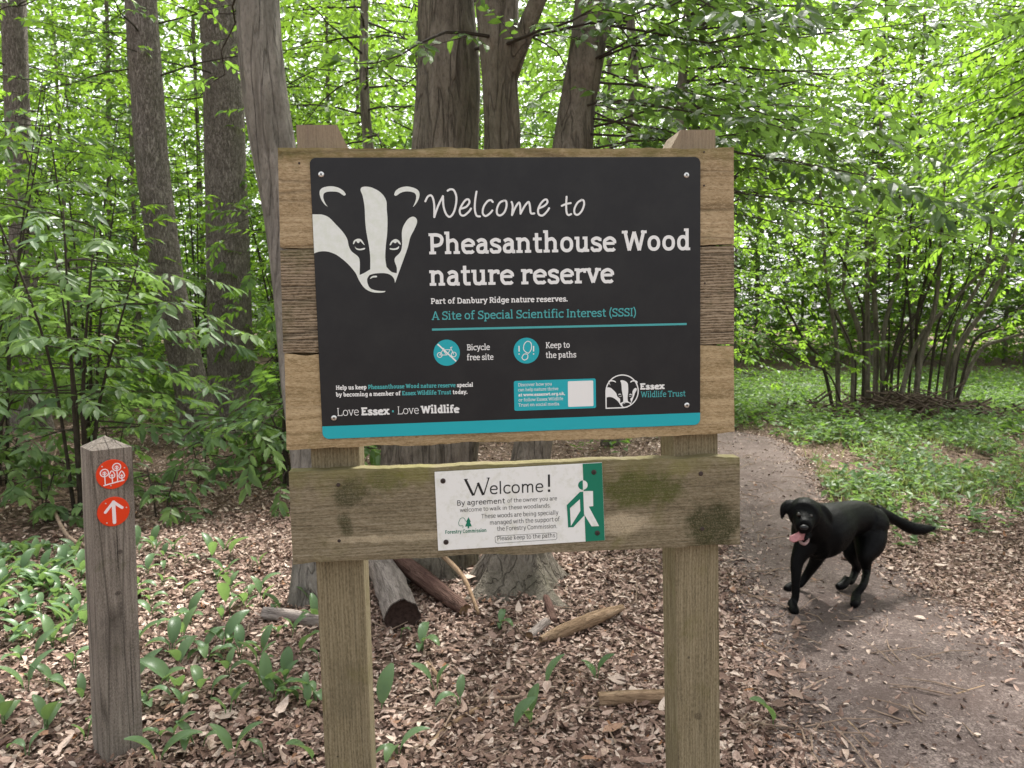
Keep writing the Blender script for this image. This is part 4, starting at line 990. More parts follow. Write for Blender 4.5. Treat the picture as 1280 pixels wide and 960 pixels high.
# ---- understorey shrubs: several thin stems with flat leafy boughs
def shrub(name, label, x, y, h, nst, spread, nb, l0, l1, leaf, seed, group, ll=.1, lw=.5, tm=HI, spacing=.16, sl=.45, lean=(0, 0), z0=.25, elev=(-.15, .35), srad=.016, cat='shrub', az=None):
    r = np.random.default_rng(seed); b = Vector((x, y, gz(x, y))); t = empty(name, b, label, cat, group)
    acc = Acc(); stems = []
    for k in range(nst):
        a = k / nst * 6.283 + r.uniform(-.4, .4); d = r.uniform(.3, 1) * spread
        tip = np.array([b.x + math.cos(a) * d + lean[0] * h, b.y + math.sin(a) * d + lean[1] * h, b.z + h * r.uniform(.75, 1.05)])
        m1 = np.array([b.x, b.y, b.z - .05]) * .55 + tip * .45 + np.array([math.cos(a), math.sin(a), 0]) * d * -.18 + r.normal(0, .04, 3)
        st = catmull([(b.x + math.cos(a) * .05, b.y + math.sin(a) * .05, b.z - .05), tuple(m1), tuple(tip)], 7); stems.append(np.array(st))
        sa = Acc(); V, T = tube(st, np.linspace(srad * r.uniform(.8, 1.3), .004, len(st)), 7, True); sa.add(V, T)
        link('stem', sa.mesh('stem', True, b), t, [BK_['twig']])
    for i in range(nb):
        st = stems[i % nst]; u = z0 + (1 - z0) * ((i // nst) + r.random()) / max(1, math.ceil(nb / nst)); u = min(u, .99)
        f_ = u * (len(st) - 1); j = int(f_); p = st[j] * (1 - f_ + j) + st[min(j + 1, len(st) - 1)] * (f_ - j)
        a = r.uniform(*az) if az else i * 2.399 + r.normal(0, .5); e = r.uniform(*elev)
        bough(acc, r, p, (math.cos(a) * math.cos(e), math.sin(a) * math.cos(e), math.sin(e)), r.uniform(l0, l1) * (1.1 - .4 * u), ll=ll, lw=lw, tm=tm, spacing=spacing, sl=sl, rad=.007)
    link('crown', acc.mesh('crown', False, b), t, [LF[leaf], BK_['twig']]); return t
SG = 'leafy shrubs of the understorey'
SH = [  # x, y, height, stems, spread, boughs, leaf, label
 (-3.35, 5.7, 2.6, 5, .65, 44, 'cool', 'chestnut shrub with long bare stems standing behind the waymarker post'),
 (-4.6, 6.6, 3.6, 5, .7, 46, 'mid', 'tall leafy shrub at the edge of the view beyond the waymarker'),
 (-2.0, 6.6, 1.1, 4, .4, 22, 'cool', 'low shrub in front of the curved furrowed trunk'),
 (-4.75, 8.3, 3.8, 5, .7, 46, 'bright', 'bright leafy shrub between the slender dark trunk and the curved trunk'),
 (-5.9, 8.4, 3.4, 5, .8, 46, 'mid', 'leafy shrub in front of the slender dark trunk'),
 (-3.35, 11.0, 4.3, 5, .9, 46, 'bright', 'bright tall shrub showing between the two straight chestnut trunks'),
 (-2.35, 8.6, 3.0, 4, .45, 26, 'mid', 'leafy shrub between the reddish trunk and the pale trunk'),
 (-7.4, 11.2, 5.0, 6, 1.1, 50, 'bright', 'tall bright shrub behind the slender dark trunk'),
 (-4.4, 6.0, 1.3, 4, .5, 26, 'cool', 'knee-high broad-leaved shrub low at the edge of the view by the waymarker'),
 (-2.1, 7.4, 1.0, 4, .4, 22, 'mid', 'knee-high broad-leaved shrub at the foot of the reddish trunk'),
 (-4.9, 11.6, 5.0, 6, 1.1, 50, 'bright', 'tall bright shrub behind the curved trunk')]
for k, (x, y, h, ns, sp, nb, lf, lab) in enumerate(SH):
    near = y < 8
    shrub('understorey_shrub', lab, x, y, h, ns, sp, int(nb * (.85 if near else 1.3)), .6, 1.45, lf, 200 + k, SG, ll=.15 if near else .14, lw=.42, tm=HI if near else MD, spacing=.16 if near else .2, z0=.34 if k == 0 else .25, srad=.02)
# low broad-leaved chestnut shoots round the waymarker
LG = 'low chestnut seedlings'
for k, (px_, py_, h, lab) in enumerate(((205, 650, .42, 'chestnut seedling beside the waymarker discs'), (60, 655, .45, 'chestnut seedling low at the outer side of the waymarker'), (255, 600, .55, 'chestnut seedling at the foot of the curved trunk'), (20, 600, .5, 'chestnut seedling at the edge of the view by dead twigs'), (300, 575, .55, 'chestnut seedling between the trunks and the sign'), (140, 600, .6, 'chestnut seedling straight behind the waymarker post'))):
    g = G(px_, py_); shrub('chestnut_seedling', lab, g.x, g.y, h, 2, .16, 9, .25, .42, 'cool', 300 + k, LG, ll=.115, lw=.46, spacing=.10, sl=.22, srad=.006, z0=.4, elev=(-.1, .25), cat='seedling')

# ---- the many-stemmed coppice stool across the path
cb = G(1122, 488); cb = Vector((cb.x * .76, cb.y * .76, 0)); cb.z = gz(cb.x, cb.y); cY = cb.y
cop = empty('coppice_stool', cb, 'old coppice stool with a fan of many dark thin stems beyond the path', 'tree')
zz5 = lambda x, y: (880 + x / 3.2, 240 + y / 3.2)
STEMS = [[(655,690),(655,640),(652,300),(648,40)], [(690,690),(690,600),(678,300),(690,40)], [(735,690),(740,600),(740,300),(745,50)], [(600,690),(590,640),(500,400),(470,60)], [(545,660),(530,600),(505,450),(490,330)],
 [(610,690),(600,650),(500,450),(380,280),(330,140)], [(560,740),(500,730),(380,670),(260,590)], [(520,720),(470,680),(400,590),(340,480)], [(750,700),(760,640),(800,480),(832,60)], [(780,700),(790,620),(870,480),(895,50)],
 [(850,690),(870,640),(930,420),(955,40)], [(850,740),(870,700),(1000,480),(1110,190)], [(990,690),(1010,640),(1150,420),(1250,150)], [(1000,690),(1020,640),(1060,520),(1200,290)], [(820,690),(830,600),(800,250),(785,60)],
 [(900,690),(930,560),(985,380),(1010,60)], [(930,690),(960,600),(1040,400),(1080,180)], [(640,690),(640,600),(625,440),(540,240),(505,160)], [(700,690),(780,600),(860,470),(920,330)], [(870,690),(850,520),(905,260),(890,40)],
 [(960,690),(1000,560),(1120,320),(1160,60)], [(1010,700),(1080,600),(1180,540),(1290,440)], [(1000,710),(1100,640),(1200,590),(1300,560)], [(720,700),(720,560),(775,330),(780,70)], [(780,720),(850,610),(960,470),(1100,330)], [(670,700),(620,560),(560,380),(575,200)]]
r = np.random.default_rng(77); crA = Acc()
for k, P in enumerate(STEMS):
    dy = r.uniform(-.5, .5)
    pts = [at(*zz5(*q), cY + dy * (i / len(P) + .3)) for i, q in enumerate(P)]
    pts[0].z = gz(pts[0].x, pts[0].y) + .05; ext = pts[-1] + (pts[-1] - pts[-2]) * .5; pts.append(ext)
    pp = catmull([tuple(q) for q in pts], 6); r0 = .015 + .036 * r.random() ** 1.6 if k not in (0, 1, 10, 12) else .052
    a = Acc(); V, T = tube(pp, np.linspace(r0, r0 * .45, len(pp)), 8, True); a.add(V, T); link('stem', a.mesh('stem', True, cb), cop, [BK_['brown'] if r0 > .035 else BK_['twig']])
    q = np.array(pp)
    for i in range(7):
        u = r.uniform(.58, 1); p0 = q[int(u * (len(q) - 1))]; aa = r.uniform(0, 6.28)
        bough(crA, r, p0, (math.cos(aa), math.sin(aa), r.uniform(-.15, .35)), r.uniform(.6, 1.4), ll=.12, lw=.5, tm=MD, spacing=.2, sl=.5, rad=.008)
link('crown', crA.mesh('crown', False, cb), cop, [LF['bright'], BK_['twig']])
# heap of dead wood and twigs at its foot
a = Acc()
for k in range(750):
    x0, y0 = cb.x + r.normal(-.1, 1.3), cb.y - .45 + r.normal(0, .45); hh = max(.02, .32 * math.exp(-((x0 - cb.x) / .9) ** 2) * r.random())
    an = r.uniform(0, 3.14); l = r.uniform(.25, 1.1); d = np.array([math.cos(an), math.sin(an) * .5, r.normal(0, .25)]) * l / 2
    c_ = np.array([x0, y0, gz(x0, y0) + hh]); P = [c_ - d, c_ + r.normal(0, .04, 3), c_ + d]
    V, T = tube(P, [r.uniform(.007, .022), .011, .004], 4, False); a.add(V, T)
tag(link('dead_brushwood', a.mesh('dead_brushwood'), None, [simple('dead_wood', (.115, .085, .068), .9, .1, var=.5, scale=8)]), kind='stuff')

# ---- trees whose boughs overhang the path
OG = 'trees beyond the path'
def wood_tree(name, label, x, y, h, rad, leaf, seed, group, nb=44, l0=1.2, l1=2.6, z0=1.0, ll=.12, tm=MD, spacing=.22, sl=.55, lean=(0, 0), elev=(-.2, .35), bark='brown', az=None):
    r = np.random.default_rng(seed); b = Vector((x, y, gz(x, y)))
    P = [(b.x, b.y, b.z - .1), (b.x + lean[0] * .3 + r.normal(0, .05), b.y + lean[1] * .3, b.z + h * .3), (b.x + lean[0] * .65 + r.normal(0, .1), b.y + lean[1] * .65, b.z + h * .65), (b.x + lean[0], b.y + lean[1], b.z + h)]
    pp = catmull(P, 8); cr = rand_crown(r, pp, z0, h * .98, nb, l0, l1, az=az, elev=elev, ll=ll, lw=.52, tm=tm, spacing=spacing, sl=sl, rad=.014)
    return tree(name, label, P, [rad, rad * .8, rad * .62, rad * .3], BK_[bark], cr, leaf, group, fl=flute(.05, 2, seed, .3), sides=14, n=8)
wood_tree('beech_tree', 'near leafy tree whose bright boughs reach over the path at the edge of the view', 5.4, 5.8, 5.2, .11, 'bright', 401, OG, nb=90, l0=1.4, l1=3.1, z0=2.75, ll=.11, tm=HI, spacing=.14, sl=.48, az=(1.7, 4.6), elev=(-.22, .3))
wood_tree('beech_tree', 'leafy tree just behind the sign whose boughs hang over the path', 1.75, 7.4, 5.4, .08, 'bright', 402, OG, nb=64, l0=1.2, l1=2.6, z0=2.55, ll=.10, tm=HI, spacing=.16, sl=.48, az=(-1.4, 1.5))
wood_tree('beech_tree', 'leafy tree in front of the coppice stool with low hanging boughs', 7.6, 8.8, 6.2, .09, 'bright', 403, OG, nb=110, l0=1.6, l1=3.6, z0=3.5, ll=.12, spacing=.17, sl=.5, az=(1.6, 4.6))
wood_tree('beech_tree', 'bright young tree in the gap between sign and coppice stool', 3.3, 12.6, 6.5, .035, 'bright', 404, OG, nb=60, l0=1.0, l1=2.4, z0=.7)
wood_tree('beech_tree', 'mid green tree rising above the top edge of the sign', 1.2, 9.0, 6.4, .10, 'mid', 405, OG, nb=52, l0=1.2, l1=2.5, z0=2.0)
wood_tree('beech_tree', 'bright leafy tree filling the gap between the pale trunk and the stout trunk', -1.6, 8.8, 6.4, .09, 'bright', 406, OG, nb=52, l0=1.0, l1=2.2, z0=1.5)
# ---- the wood behind: one crown shape per kind, copied tree by tree
BG = 'background trees of the wood'
protos = []
for k, (lf, h, z0) in enumerate((('bright', 11.5, .5), ('mid', 13.5, .8), ('bright', 10.5, .3))):
    protos.append((wood_tree('woodland_tree', 'leafy tree standing deep in the wood behind the clearing', 0, 0, h, .06, lf, 500 + k, BG, nb=115, l0=1.4, l1=3.2, z0=z0, ll=.17, tm=MD, spacing=.3, sl=.75)))
spots = []
r = np.random.default_rng(909)
for row, (Y, n) in enumerate(((14.5, 8), (18.5, 10), (23, 11), (28, 12))):
    for i in range(n):
        f_ = -.80 + 1.6 * (i + .5) / n + r.uniform(-.05, .05)
        if Y < 20 and f_ > .12: Yy = Y + 11
        else: Yy = Y
        spots.append((f_ * Yy, Yy + r.uniform(-1.4, 1.4)))
spots += [(-15.5, 13), (-18.5, 17.5), (-14.5, 10), (14.5, 11), (17.5, 14.5), (19, 19), (15.5, 8)]
for i, (x, y) in enumerate(spots):
    src = protos[i % 3]
    if i < 3: o = src
    else:
        o = src.copy(); COL.objects.link(o)
        for ch in src.children:
            c_ = ch.copy(); COL.objects.link(c_); c_.parent = o
    o.location = (x, y, gz(x, y)); o.rotation_euler = (0, 0, r.uniform(0, 6.28)); s_ = r.uniform(.85, 1.2); o.scale = (s_, s_, s_)
# ---- far-off foliage that reads as one mass
r = np.random.default_rng(31); n = 145000
th = r.uniform(-1.3, 1.3, n); d = r.uniform(31, 44, n); zt = 19 * r.random(n) ** 1.1
keep = r.random(n) < np.clip(1.35 - zt / 21 + .25 * np.sin(th * 23) , .15, 1); th, d, zt = th[keep], d[keep], zt[keep]; n = len(th)
P = np.stack([np.sin(th) * d, np.cos(th) * d, zt], 1); a_ = r.uniform(0, 6.28, n)
D = np.stack([np.cos(a_), np.sin(a_), r.normal(-.1, .3, n)], 1); Nn = np.stack([r.normal(0, .5, n), r.normal(0, .5, n), np.ones(n)], 1)
L = r.uniform(.22, .5, n); V, T = leaves(P, D, Nn, L, L * .6, MD)
tag(link('far_woodland', np_mesh('far_woodland', V, T), None, [LF['bright']]), kind='stuff')
# ------------------------------------------------------------------ green ground cover and grass
def patch_keep(fn):
    return fn
def cover(name, n, box, keep, seed, leaf, ll, lw, up_, hmax, nper=5, tm=MD):
    r = np.random.default_rng(seed); x = r.uniform(box[0], box[1], n); y = r.uniform(box[2], box[3], n)
    ok = keep(x, y, r); x, y = x[ok], y[ok]; n = len(x)
    hh = hmax * r.uniform(.25, 1, n)
    P, D, Nn = [], [], []
    for k in range(nper):
        a = r.uniform(0, 6.283, n); t = r.uniform(.2, 1, n)
        P.append(np.stack([x + r.normal(0, .02, n), y + r.normal(0, .02, n), hgt_np(x, y) + hh * t], 1))
        D.append(np.stack([np.cos(a), np.sin(a), r.normal(up_, .3, n)], 1)); Nn.append(np.stack([r.normal(0, .25, n), r.normal(0, .25, n), np.ones(n)], 1))
    P, D, Nn = map(np.concatenate, (P, D, Nn)); L = ll * r.uniform(.55, 1.25, len(P))
    acc = Acc(); V, T = leaves(P, D, Nn, L, L * lw, tm, r.uniform(.3, 1.5, len(P)), r.normal(-.2, .2, len(P))); acc.add(V, T)
    return tag(link(name, acc.mesh(name), None, [LF[leaf]]), kind='stuff')
def right_bank(x, y):          # how green the bank on the far side of the path is, 0..1
    d = path_d(x, y); side = x > np.interp(y, pc[:75, 1], pc[:75, 0])
    edge = (y - 4.7 + .18 * (x - 3)) / 1.5
    return np.where(side & (d > 1.12), np.clip(edge, 0, 1), 0) * np.clip(.50 + 1.4 * vnoise(x, y, 3.2, 5), .03, 1)
cover('ground_cover', 15000, (1.8, 11, 4.6, 15), lambda x, y, r: (r.random(len(x)) < right_bank(x, y)) & (x < y * .80 + .5), 61, 'cool', .085, .5, .35, .22)
cover('meadow_grass', 15000, (2.0, 11, 5.6, 15), lambda x, y, r: (r.random(len(x)) < right_bank(x, y) * np.clip(1.4 - (x - 2.6) / 3, .25, 1)) & (x < y * .8 + .5), 62, 'grass', .15, .055, 1.6, .05, 3)
def left_back(x, y, r): return (r.random(len(x)) < np.clip((y - 8.2 + .25 * x * (x < 0) + .6 * vnoise(x, y, 1.5, 8)) / 3, 0, .9)) & (path_d(x, y) > 1.15) & (np.abs(x) < y * 1.1 + 1) & (np.hypot((x - cb.x) / 2.2, (y - cb.y + .8) / 1.4) > 1)
cover('undergrowth', 38000, (-18, 18, 7.0, 19), left_back, 63, 'mid', .10, .5, .25, .38, 5)

# ------------------------------------------------------------------ broad-leaved lilies among the dead leaves
def lily_mesh(seed):
    r = np.random.default_rng(seed); acc = Acc(); nl = int(r.integers(1, 4)); a0 = r.uniform(0, 6.28)
    for k in range(nl):
        a = a0 + k * 2.6 + r.normal(0, .4); L = r.uniform(.085, .165); Wd = L * r.uniform(.38, .52); lean = r.uniform(.6, 1.7); st = r.uniform(.02, .06)
        d = np.array([math.cos(a), math.sin(a), 0]); n = 9; rows = []
        stem = [np.zeros(3) - np.array([0, 0, .02]), d * .012 + np.array([0, 0, st])]
        p = stem[1].copy(); ang = lean * .5; V = []; F = []
        s = np.cross(d, [0, 0, 1.])
        for i in range(n + 1):
            t = i / n; w = Wd * .5 * (math.sin(math.pi * min(1, t * .93 + .035)) ** .75) * (1 - .25 * t)
            up_ = np.array([0, 0, 1.]); dirv = d * math.sin(ang) + up_ * math.cos(ang); nv = np.cross(s, dirv)
            V += [p + s * w + nv * w * .35, p - nv * w * .12, p - s * w + nv * w * .35]
            p = p + dirv * L / n; ang += (lean + .25) / n
        for i in range(n):
            for j in range(2):
                b = i * 3 + j; F += [(b, b + 1, b + 4), (b, b + 4, b + 3)]
        acc.add(V, F, 0); V, T = tube(stem, [.003, .0025], 5, False); acc.add(V, T, 0)
    return acc.mesh('lily_plant', True)
lily = [lily_mesh(700 + k) for k in range(12)]
for m_ in lily: m_.materials.append(LF['lily'])
LLG = 'broad-leaved lilies in the dead leaves'
r = np.random.default_rng(12)
def place_lily(x, y, lab, s=1.0):
    o = bpy.data.objects.new('lily_plant', lily[int(r.integers(0, 12))]); COL.objects.link(o); o.location = (x, y, gz(x, y) + .005); o.rotation_euler = (r.normal(0, .08), r.normal(0, .08), r.uniform(0, 6.28)); s *= r.uniform(.6, 1.05); o.scale = (s,) * 3
    return tag(o, lab, 'plant', LLG)
one = [((500, 800), 'lily plant just beside the cut end of the thick pale log'), ((528, 815), 'lily plant with drooping leaves in front of the reddish rotten log'), ((625, 790), 'lily plant standing alone in dead leaves near the split branch'),
       ((545, 865), 'lily plant at the near end of the thin forked stick'), ((476, 890), 'lily plant touching the foot of the sign post'), ((498, 945), 'lily plant with one big leaf low beside the sign post'), ((682, 862), 'small lily plant with two upright leaves under the plaque'),
       ((664, 905), 'single upright lily leaf standing alone in dead leaves'), ((745, 850), 'small lily plant near the bark-bare log'), ((640, 912), 'tiny lily sprout in open dead leaves'), ((968, 905), 'lily leaf growing at the edge of the trodden path'), ((575, 885), 'lily plant lying flat beside the thin stick')]
for (px_, lab) in one:
    g = G(*px_); place_lily(g.x, g.y, lab)
for i in range(250):
    for _ in range(40):
        px_, py_ = (r.uniform(-20, 400), 690 + 280 * r.random() ** 1.2) if i < 180 else (r.uniform(-30, 108), r.normal(735, 32))
        dens = 1.0 if (px_ < 115 and py_ < 790) else (.55 if py_ < 790 and px_ < 340 else (.42 if px_ > 185 else .22))
        if r.random() < dens: break
    g = G(px_, py_)
    if (g - Vector((wc.x + .0, wc.y + .08, 0))).length < .12: continue
    dense = px_ < 115 and py_ < 800
    place_lily(g.x, g.y, 'lily plant in the dense green patch on the far side of the waymarker' if dense else 'lily plant scattered in dead leaves between waymarker and sign post' if px_ > 180 else 'lily plant in dead leaves before or beside the waymarker')

# ------------------------------------------------------------------ logs, branches, sticks
M['log_pale'] = barkmat('bare_grey_log', (.10, .082, .072), (.30, .255, .23), (.52, .46, .42), .10, 30, .8, .012, .05, False)
M['log_red'] = barkmat('red_rotten_log', (.045, .024, .02), (.125, .072, .058), (.24, .155, .125), .12, 30, .9, .012, .1, False)
M['log_tan'] = barkmat('tan_branch', (.09, .055, .032), (.30, .205, .13), (.50, .38, .26), .12, 40, .7, .008, .08, False)
M['cut'] = simple('dark_cut_wood', (.035, .022, .018), .9, .1, var=.4, scale=60)
M['cut_tan'] = simple('pale_broken_wood', (.22, .145, .085), .9, .1, var=.4, scale=80)
M['stick'] = simple('dry_stick', (.26, .19, .14), .85, .15, var=.35, scale=40)
def limb(name, label, cat, pts, rad, mat, sides=14, endcap=None, amp=.10, seed=1, twigs=()):
    P = catmull([tuple(p) for p in pts], 6); c0 = Vector(P[len(P) // 2]); e = empty(name, (c0.x, c0.y, gz(c0.x, c0.y)), label, cat)
    loc = e.location; rr = np.interp(np.linspace(0, 1, len(P)), np.linspace(0, 1, len(rad)), rad)
    a = Acc(); rg = np.random.default_rng(seed); V, T = tube(P, rr * (1 + rg.normal(0, .04, len(P))), sides, endcap is None, flute(amp, 2, seed)); a.add(V, T)
    # lay the piece in its own axes so that the bark runs along it
    ax = (Vector(P[-1]) - Vector(P[0])).normalized(); q = ax.to_track_quat('Z', 'Y'); e.rotation_mode = 'QUATERNION'; e.rotation_quaternion = q
    inv = np.array(q.to_matrix().inverted())
    def loc_mesh(acc, nm): acc.v = [(v_ - np.array(loc)) @ inv.T for v_ in acc.v]; return acc.mesh(nm, True)
    link('bark', loc_mesh(a, 'bark'), e, [mat])
    for tw in twigs:
        b = Acc(); V, T = tube(catmull([tuple(p) for p in tw], 5), np.linspace(rad[0] * .6, rad[0] * .25, len(catmull([tuple(p) for p in tw], 5))), 7, True); b.add(V, T); link('side_twig', loc_mesh(b, 'side_twig'), e, [mat])
    if endcap is not None:
        k = 0 if endcap == 0 else len(P) - 1; s0 = k * sides; ring = V = tube(P, rr, sides, False, flute(amp, 2, seed))[0][s0:s0 + sides]
        for kk in (0, len(P) - 1):
            ring = tube(P, rr, sides, False, flute(amp, 2, seed))[0][kk * sides:kk * sides + sides]; c_ = ring.mean(0); dirv = np.array(P[1 if kk == 0 else -2]) - np.array(P[kk]); dirv /= np.linalg.norm(dirv)
            VV = np.concatenate([ring, c_ + (ring - c_) * .8 + dirv * .012, [c_ + dirv * .02]]); F = []
            for i in range(sides):
                j = (i + 1) % sides; F += [(i, j, sides + j), (i, sides + j, sides + i), (sides + i, sides + j, 2 * sides)]
            b = Acc(); b.add(VV, F); link('cut_end', loc_mesh(b, 'cut_end'), e, [M['cut'] if rad[0] > .05 else M['cut_tan']])
    return e
def gp(px_, py_, h=.0): g = G(px_, py_, h); return Vector((g.x, g.y, gz(g.x, g.y) + h))
a_, b_ = gp(503, 772, .07), gp(468, 690, .11)
limb('fallen_log', 'thick pale barkless log with a dark hollow cut end beside the sign post', 'log', [a_, a_.lerp(b_, .5) + Vector((.01, 0, .01)), b_, b_ + (b_ - a_) * .8], [.085, .082, .078, .07], M['log_pale'], 26, 0, .09, 41)
a_, b_ = gp(582, 768, .03), gp(520, 715, .10)
limb('fallen_log', 'reddish brown rotten log lying beside the thick pale log', 'log', [a_, a_.lerp(b_, .5), b_, b_ + (b_ - a_) * .6], [.034, .046, .05, .045], M['log_red'], 18, 0, .12, 42)
limb('dead_branch', 'thin crooked bare branch leaning on the logs under the plaque', 'branch', [gp(598, 772, .03), gp(580, 728, .12), gp(556, 700, .2), gp(545, 690, .26)], [.009, .013, .014, .012], M['log_tan'], 8, None, .08, 43)
limb('dead_branch', 'split tan branch lying in the leaves between the two sign posts', 'branch', [gp(676, 800, .03), gp(710, 786, .04), gp(748, 770, .04), gp(778, 758, .045)], [.014, .034, .034, .016], M['log_tan'], 12, 1, .16, 44)
limb('dead_branch', 'short stub of grey wood next to the split tan branch', 'branch', [gp(662, 797, .02), gp(684, 780, .02)], [.022, .024], M['log_pale'], 10, 0, .12, 45)
limb('dead_branch', 'dark curved root-like branch above the split tan branch', 'branch', [gp(692, 780, .02), gp(686, 760, .03), gp(680, 745, .03)], [.02, .02, .012], M['log_red'], 10, None, .12, 46)
limb('dead_branch', 'thick tan stick cut short, ending behind the sign post near the path', 'branch', [gp(748, 872, .026), gp(790, 870, .028), gp(845, 868, .028)], [.028, .030, .030], M['log_tan'], 14, 0, .07, 47)
limb('stick', 'thin bent stick pointing from dead leaves toward the plaque', 'stick', [gp(534, 932, .012), gp(556, 908, .014), gp(585, 888, .016), gp(606, 876, .014)], [.007, .010, .010, .005], M['log_tan'], 8, None, .08, 48)
limb('stick', 'straight thin stick lying flat under the middle of the plaque', 'stick', [gp(594, 870, .012), gp(630, 869, .013), gp(660, 866, .012)], [.010, .009, .007], M['stick'], 8, None, .08, 49)
limb('dead_branch', 'pale branch lying behind the sign post on the waymarker side', 'branch', [gp(330, 766, .035), gp(365, 770, .035), gp(402, 779, .035), gp(440, 785, .03)], [.032, .034, .034, .03], M['log_pale'], 12, 0, .1, 50)
limb('stick', 'short orange broken stick near the lily by the logs', 'stick', [gp(533, 828, .012), gp(552, 848, .013)], [.013, .010], M['log_tan'], 8, None, .1, 51)
limb('stick', 'pale splinter of wood low beside the sign post', 'stick', [gp(505, 902, .012), gp(530, 912, .012)], [.008, .010], M['stick'], 8, None, .1, 52)
limb('stick', 'long thin dark twig behind the split tan branch', 'stick', [gp(775, 768, .014), gp(800, 780, .016), gp(832, 790, .014)], [.008, .009, .007], M['log_red'], 8, None, .1, 53)
limb('dead_branch', 'curving bare branch rising past the waymarker on its outer side', 'branch', [gp(118, 690, .05), gp(84, 668, .07), gp(66, 632, .12), gp(62, 590, .2), gp(72, 560, .3)], [.010, .012, .012, .010, .008], M['stick'], 8, None, .06, 54)
for k, (P, lab) in enumerate((
    ([(935, 655), (950, 651), (968, 648)], 'pale short stick on the path behind the dog'), ([(950, 735), (965, 745), (985, 752)], 'thin stick on the path beside the dog front paws'), ([(1030, 755), (1068, 763), (1095, 768)], 'short twig lying between dog hind paws and path edge'),
    ([(935, 800), (960, 806), (990, 822)], 'thin pale stick on the leafy near edge of the path'), ([(1140, 825), (1165, 838)], 'short twig alone on the dark middle of the path'), ([(985, 868), (1025, 850), (1045, 846)], 'long thin stick across the path edge below the dog'),
    ([(1195, 875), (1230, 866)], 'dark thick twig low on the path'), ([(985, 915), (1010, 935), (1025, 955)], 'bent stick at the near leafy edge of the path'), ([(1110, 860), (1130, 880), (1140, 890)], 'thin twig pointing along the dark path'), ([(1060, 900), (1085, 925), (1100, 940)], 'thin twig at the nearest part of the path'),
    ([(1215, 900), (1200, 925), (1195, 945)], 'pale twig lying upright on the nearest part of the path'))):
    limb('stick', lab, 'stick', [gp(x, y, .008) for x, y in P], [.005, .006, .004] if len(P) > 2 else [.008, .007], M['stick'] if k % 3 else M['log_tan'], 7, None, .08, 60 + k)
# fine twigs that nobody could count
r = np.random.default_rng(8); acc = Acc(); n = 900
for i in range(n):
    y = 2.0 + 8 * r.random() ** 1.3; x = r.uniform(-.75, .78) * (y + .5); l = r.uniform(.06, .3); a = r.uniform(0, 3.14); d = np.array([math.cos(a), math.sin(a), r.normal(0, .06)]) * l / 2
    c_ = np.array([x, y, gz(x, y) + .022]); V, T = tube([c_ - d, c_ + r.normal(0, .012, 3), c_ + d], [.0032, .003, .0015], 4, False); acc.add(V, T)
tag(link('twig_litter', acc.mesh('twig_litter'), None, [M['stick']]), kind='stuff')

# ------------------------------------------------------------------ THE DOG
M['fur'], nt, out = newmat('black_fur')
tcv = coords(nt, (1, 1, 1)); fN = noise(nt, tcv, 110, 5, .7)
p_ = principled(nt, out, ramp(nt, fN, [(.3, (.0012, .0012, .0014)), (.7, (.0032, .0032, .0035))]), .48, .10, fN, .4, .005)
M['tongue'] = simple('pink_tongue', (.40, .17, .175), .35, .4, var=.15, scale=90)
M['nose'] = simple('dog_nose', (.008, .008, .009), .42, .35, var=.2, scale=200)
M['eye'] = simple('dog_eye', (.012, .008, .005), .06, .6, var=.1)
M['jaw'] = simple('dog_lip', (.27, .17, .165), .45, .3)
zd = lambda x, y: (920 + x / 4.571, 580 + y / 4.571)
YF, YR = 3.80, 4.12
def D_(x, y, Y): return np.array(at(*zd(x, y), Y))
fp1, fp2, hp1, hp2 = G(991, 765), G(985, 739), G(1067, 757), G(1051, 736)
dogc = (fp1 + hp2) / 2; dog = empty('dog', (dogc.x, dogc.y, .01), 'black dog standing on the path with tongue hanging out of its open mouth', 'dog')
parts_ = []
def smooth_r(rad, n, k):
    rr = np.interp(np.linspace(0, 1, k), np.linspace(0, 1, len(rad)), rad)
    c_ = np.array(catmull([(v_, 0) for v_ in rr], 12))[:, 0] if k > 2 else rr
    return np.interp(np.linspace(0, 1, n), np.linspace(0, 1, len(c_)), c_)
def dt(path, rad, sides=20, n=12): parts_.append(tube(catmull(path, n), smooth_r(rad, len(catmull(path, n)), len(path)), sides, True))
pxm = lambda px, Y: px / 4.571 / FPX * Y         # zoomed pixels -> metres at depth Y
# trunk: chest, ribs, loin, rump
dt([D_(425, 440, YF - .02), D_(455, 405, YF + .03), D_(525, 365, 3.89), D_(610, 318, 3.98), D_(700, 304, 4.07), D_(775, 325, 4.12)], [.085, .132, .134, .098, .092, .078], 20)
dt([D_(440, 470, YF), D_(490, 425, 3.86), D_(545, 385, 3.92)], [.085, .088, .055], 16)
dt([D_(720, 320, 4.06), D_(765, 350, 4.10), D_(785, 395, 4.10)], [.09, .105, .078], 16)
# neck
dt([D_(470, 380, YF + .04), D_(435, 340, YF - .02), D_(405, 300, YF - .07)], [.115, .092, .078], 16)
# head: skull, muzzle, upper jaw, lower jaw
dt([D_(400, 285, YF - .03), D_(392, 282, YF - .09), D_(388, 300, YF - .14)], [.074, .082, .070], 16)
dt([D_(388, 310, YF - .13), D_(388, 345, YF - .18), D_(390, 362, YF - .215)], [.058, .045, .038], 14)
dt([D_(365, 275, YF - .13), D_(372, 290, YF - .155)], [.026, .02], 10); dt([D_(425, 280, YF - .13), D_(415, 294, YF - .155)], [.026, .02], 10)
dt([D_(388, 375, YF - .07), D_(388, 420, YF - .12), D_(388, 440, YF - .155)], [.042, .032, .022], 12)
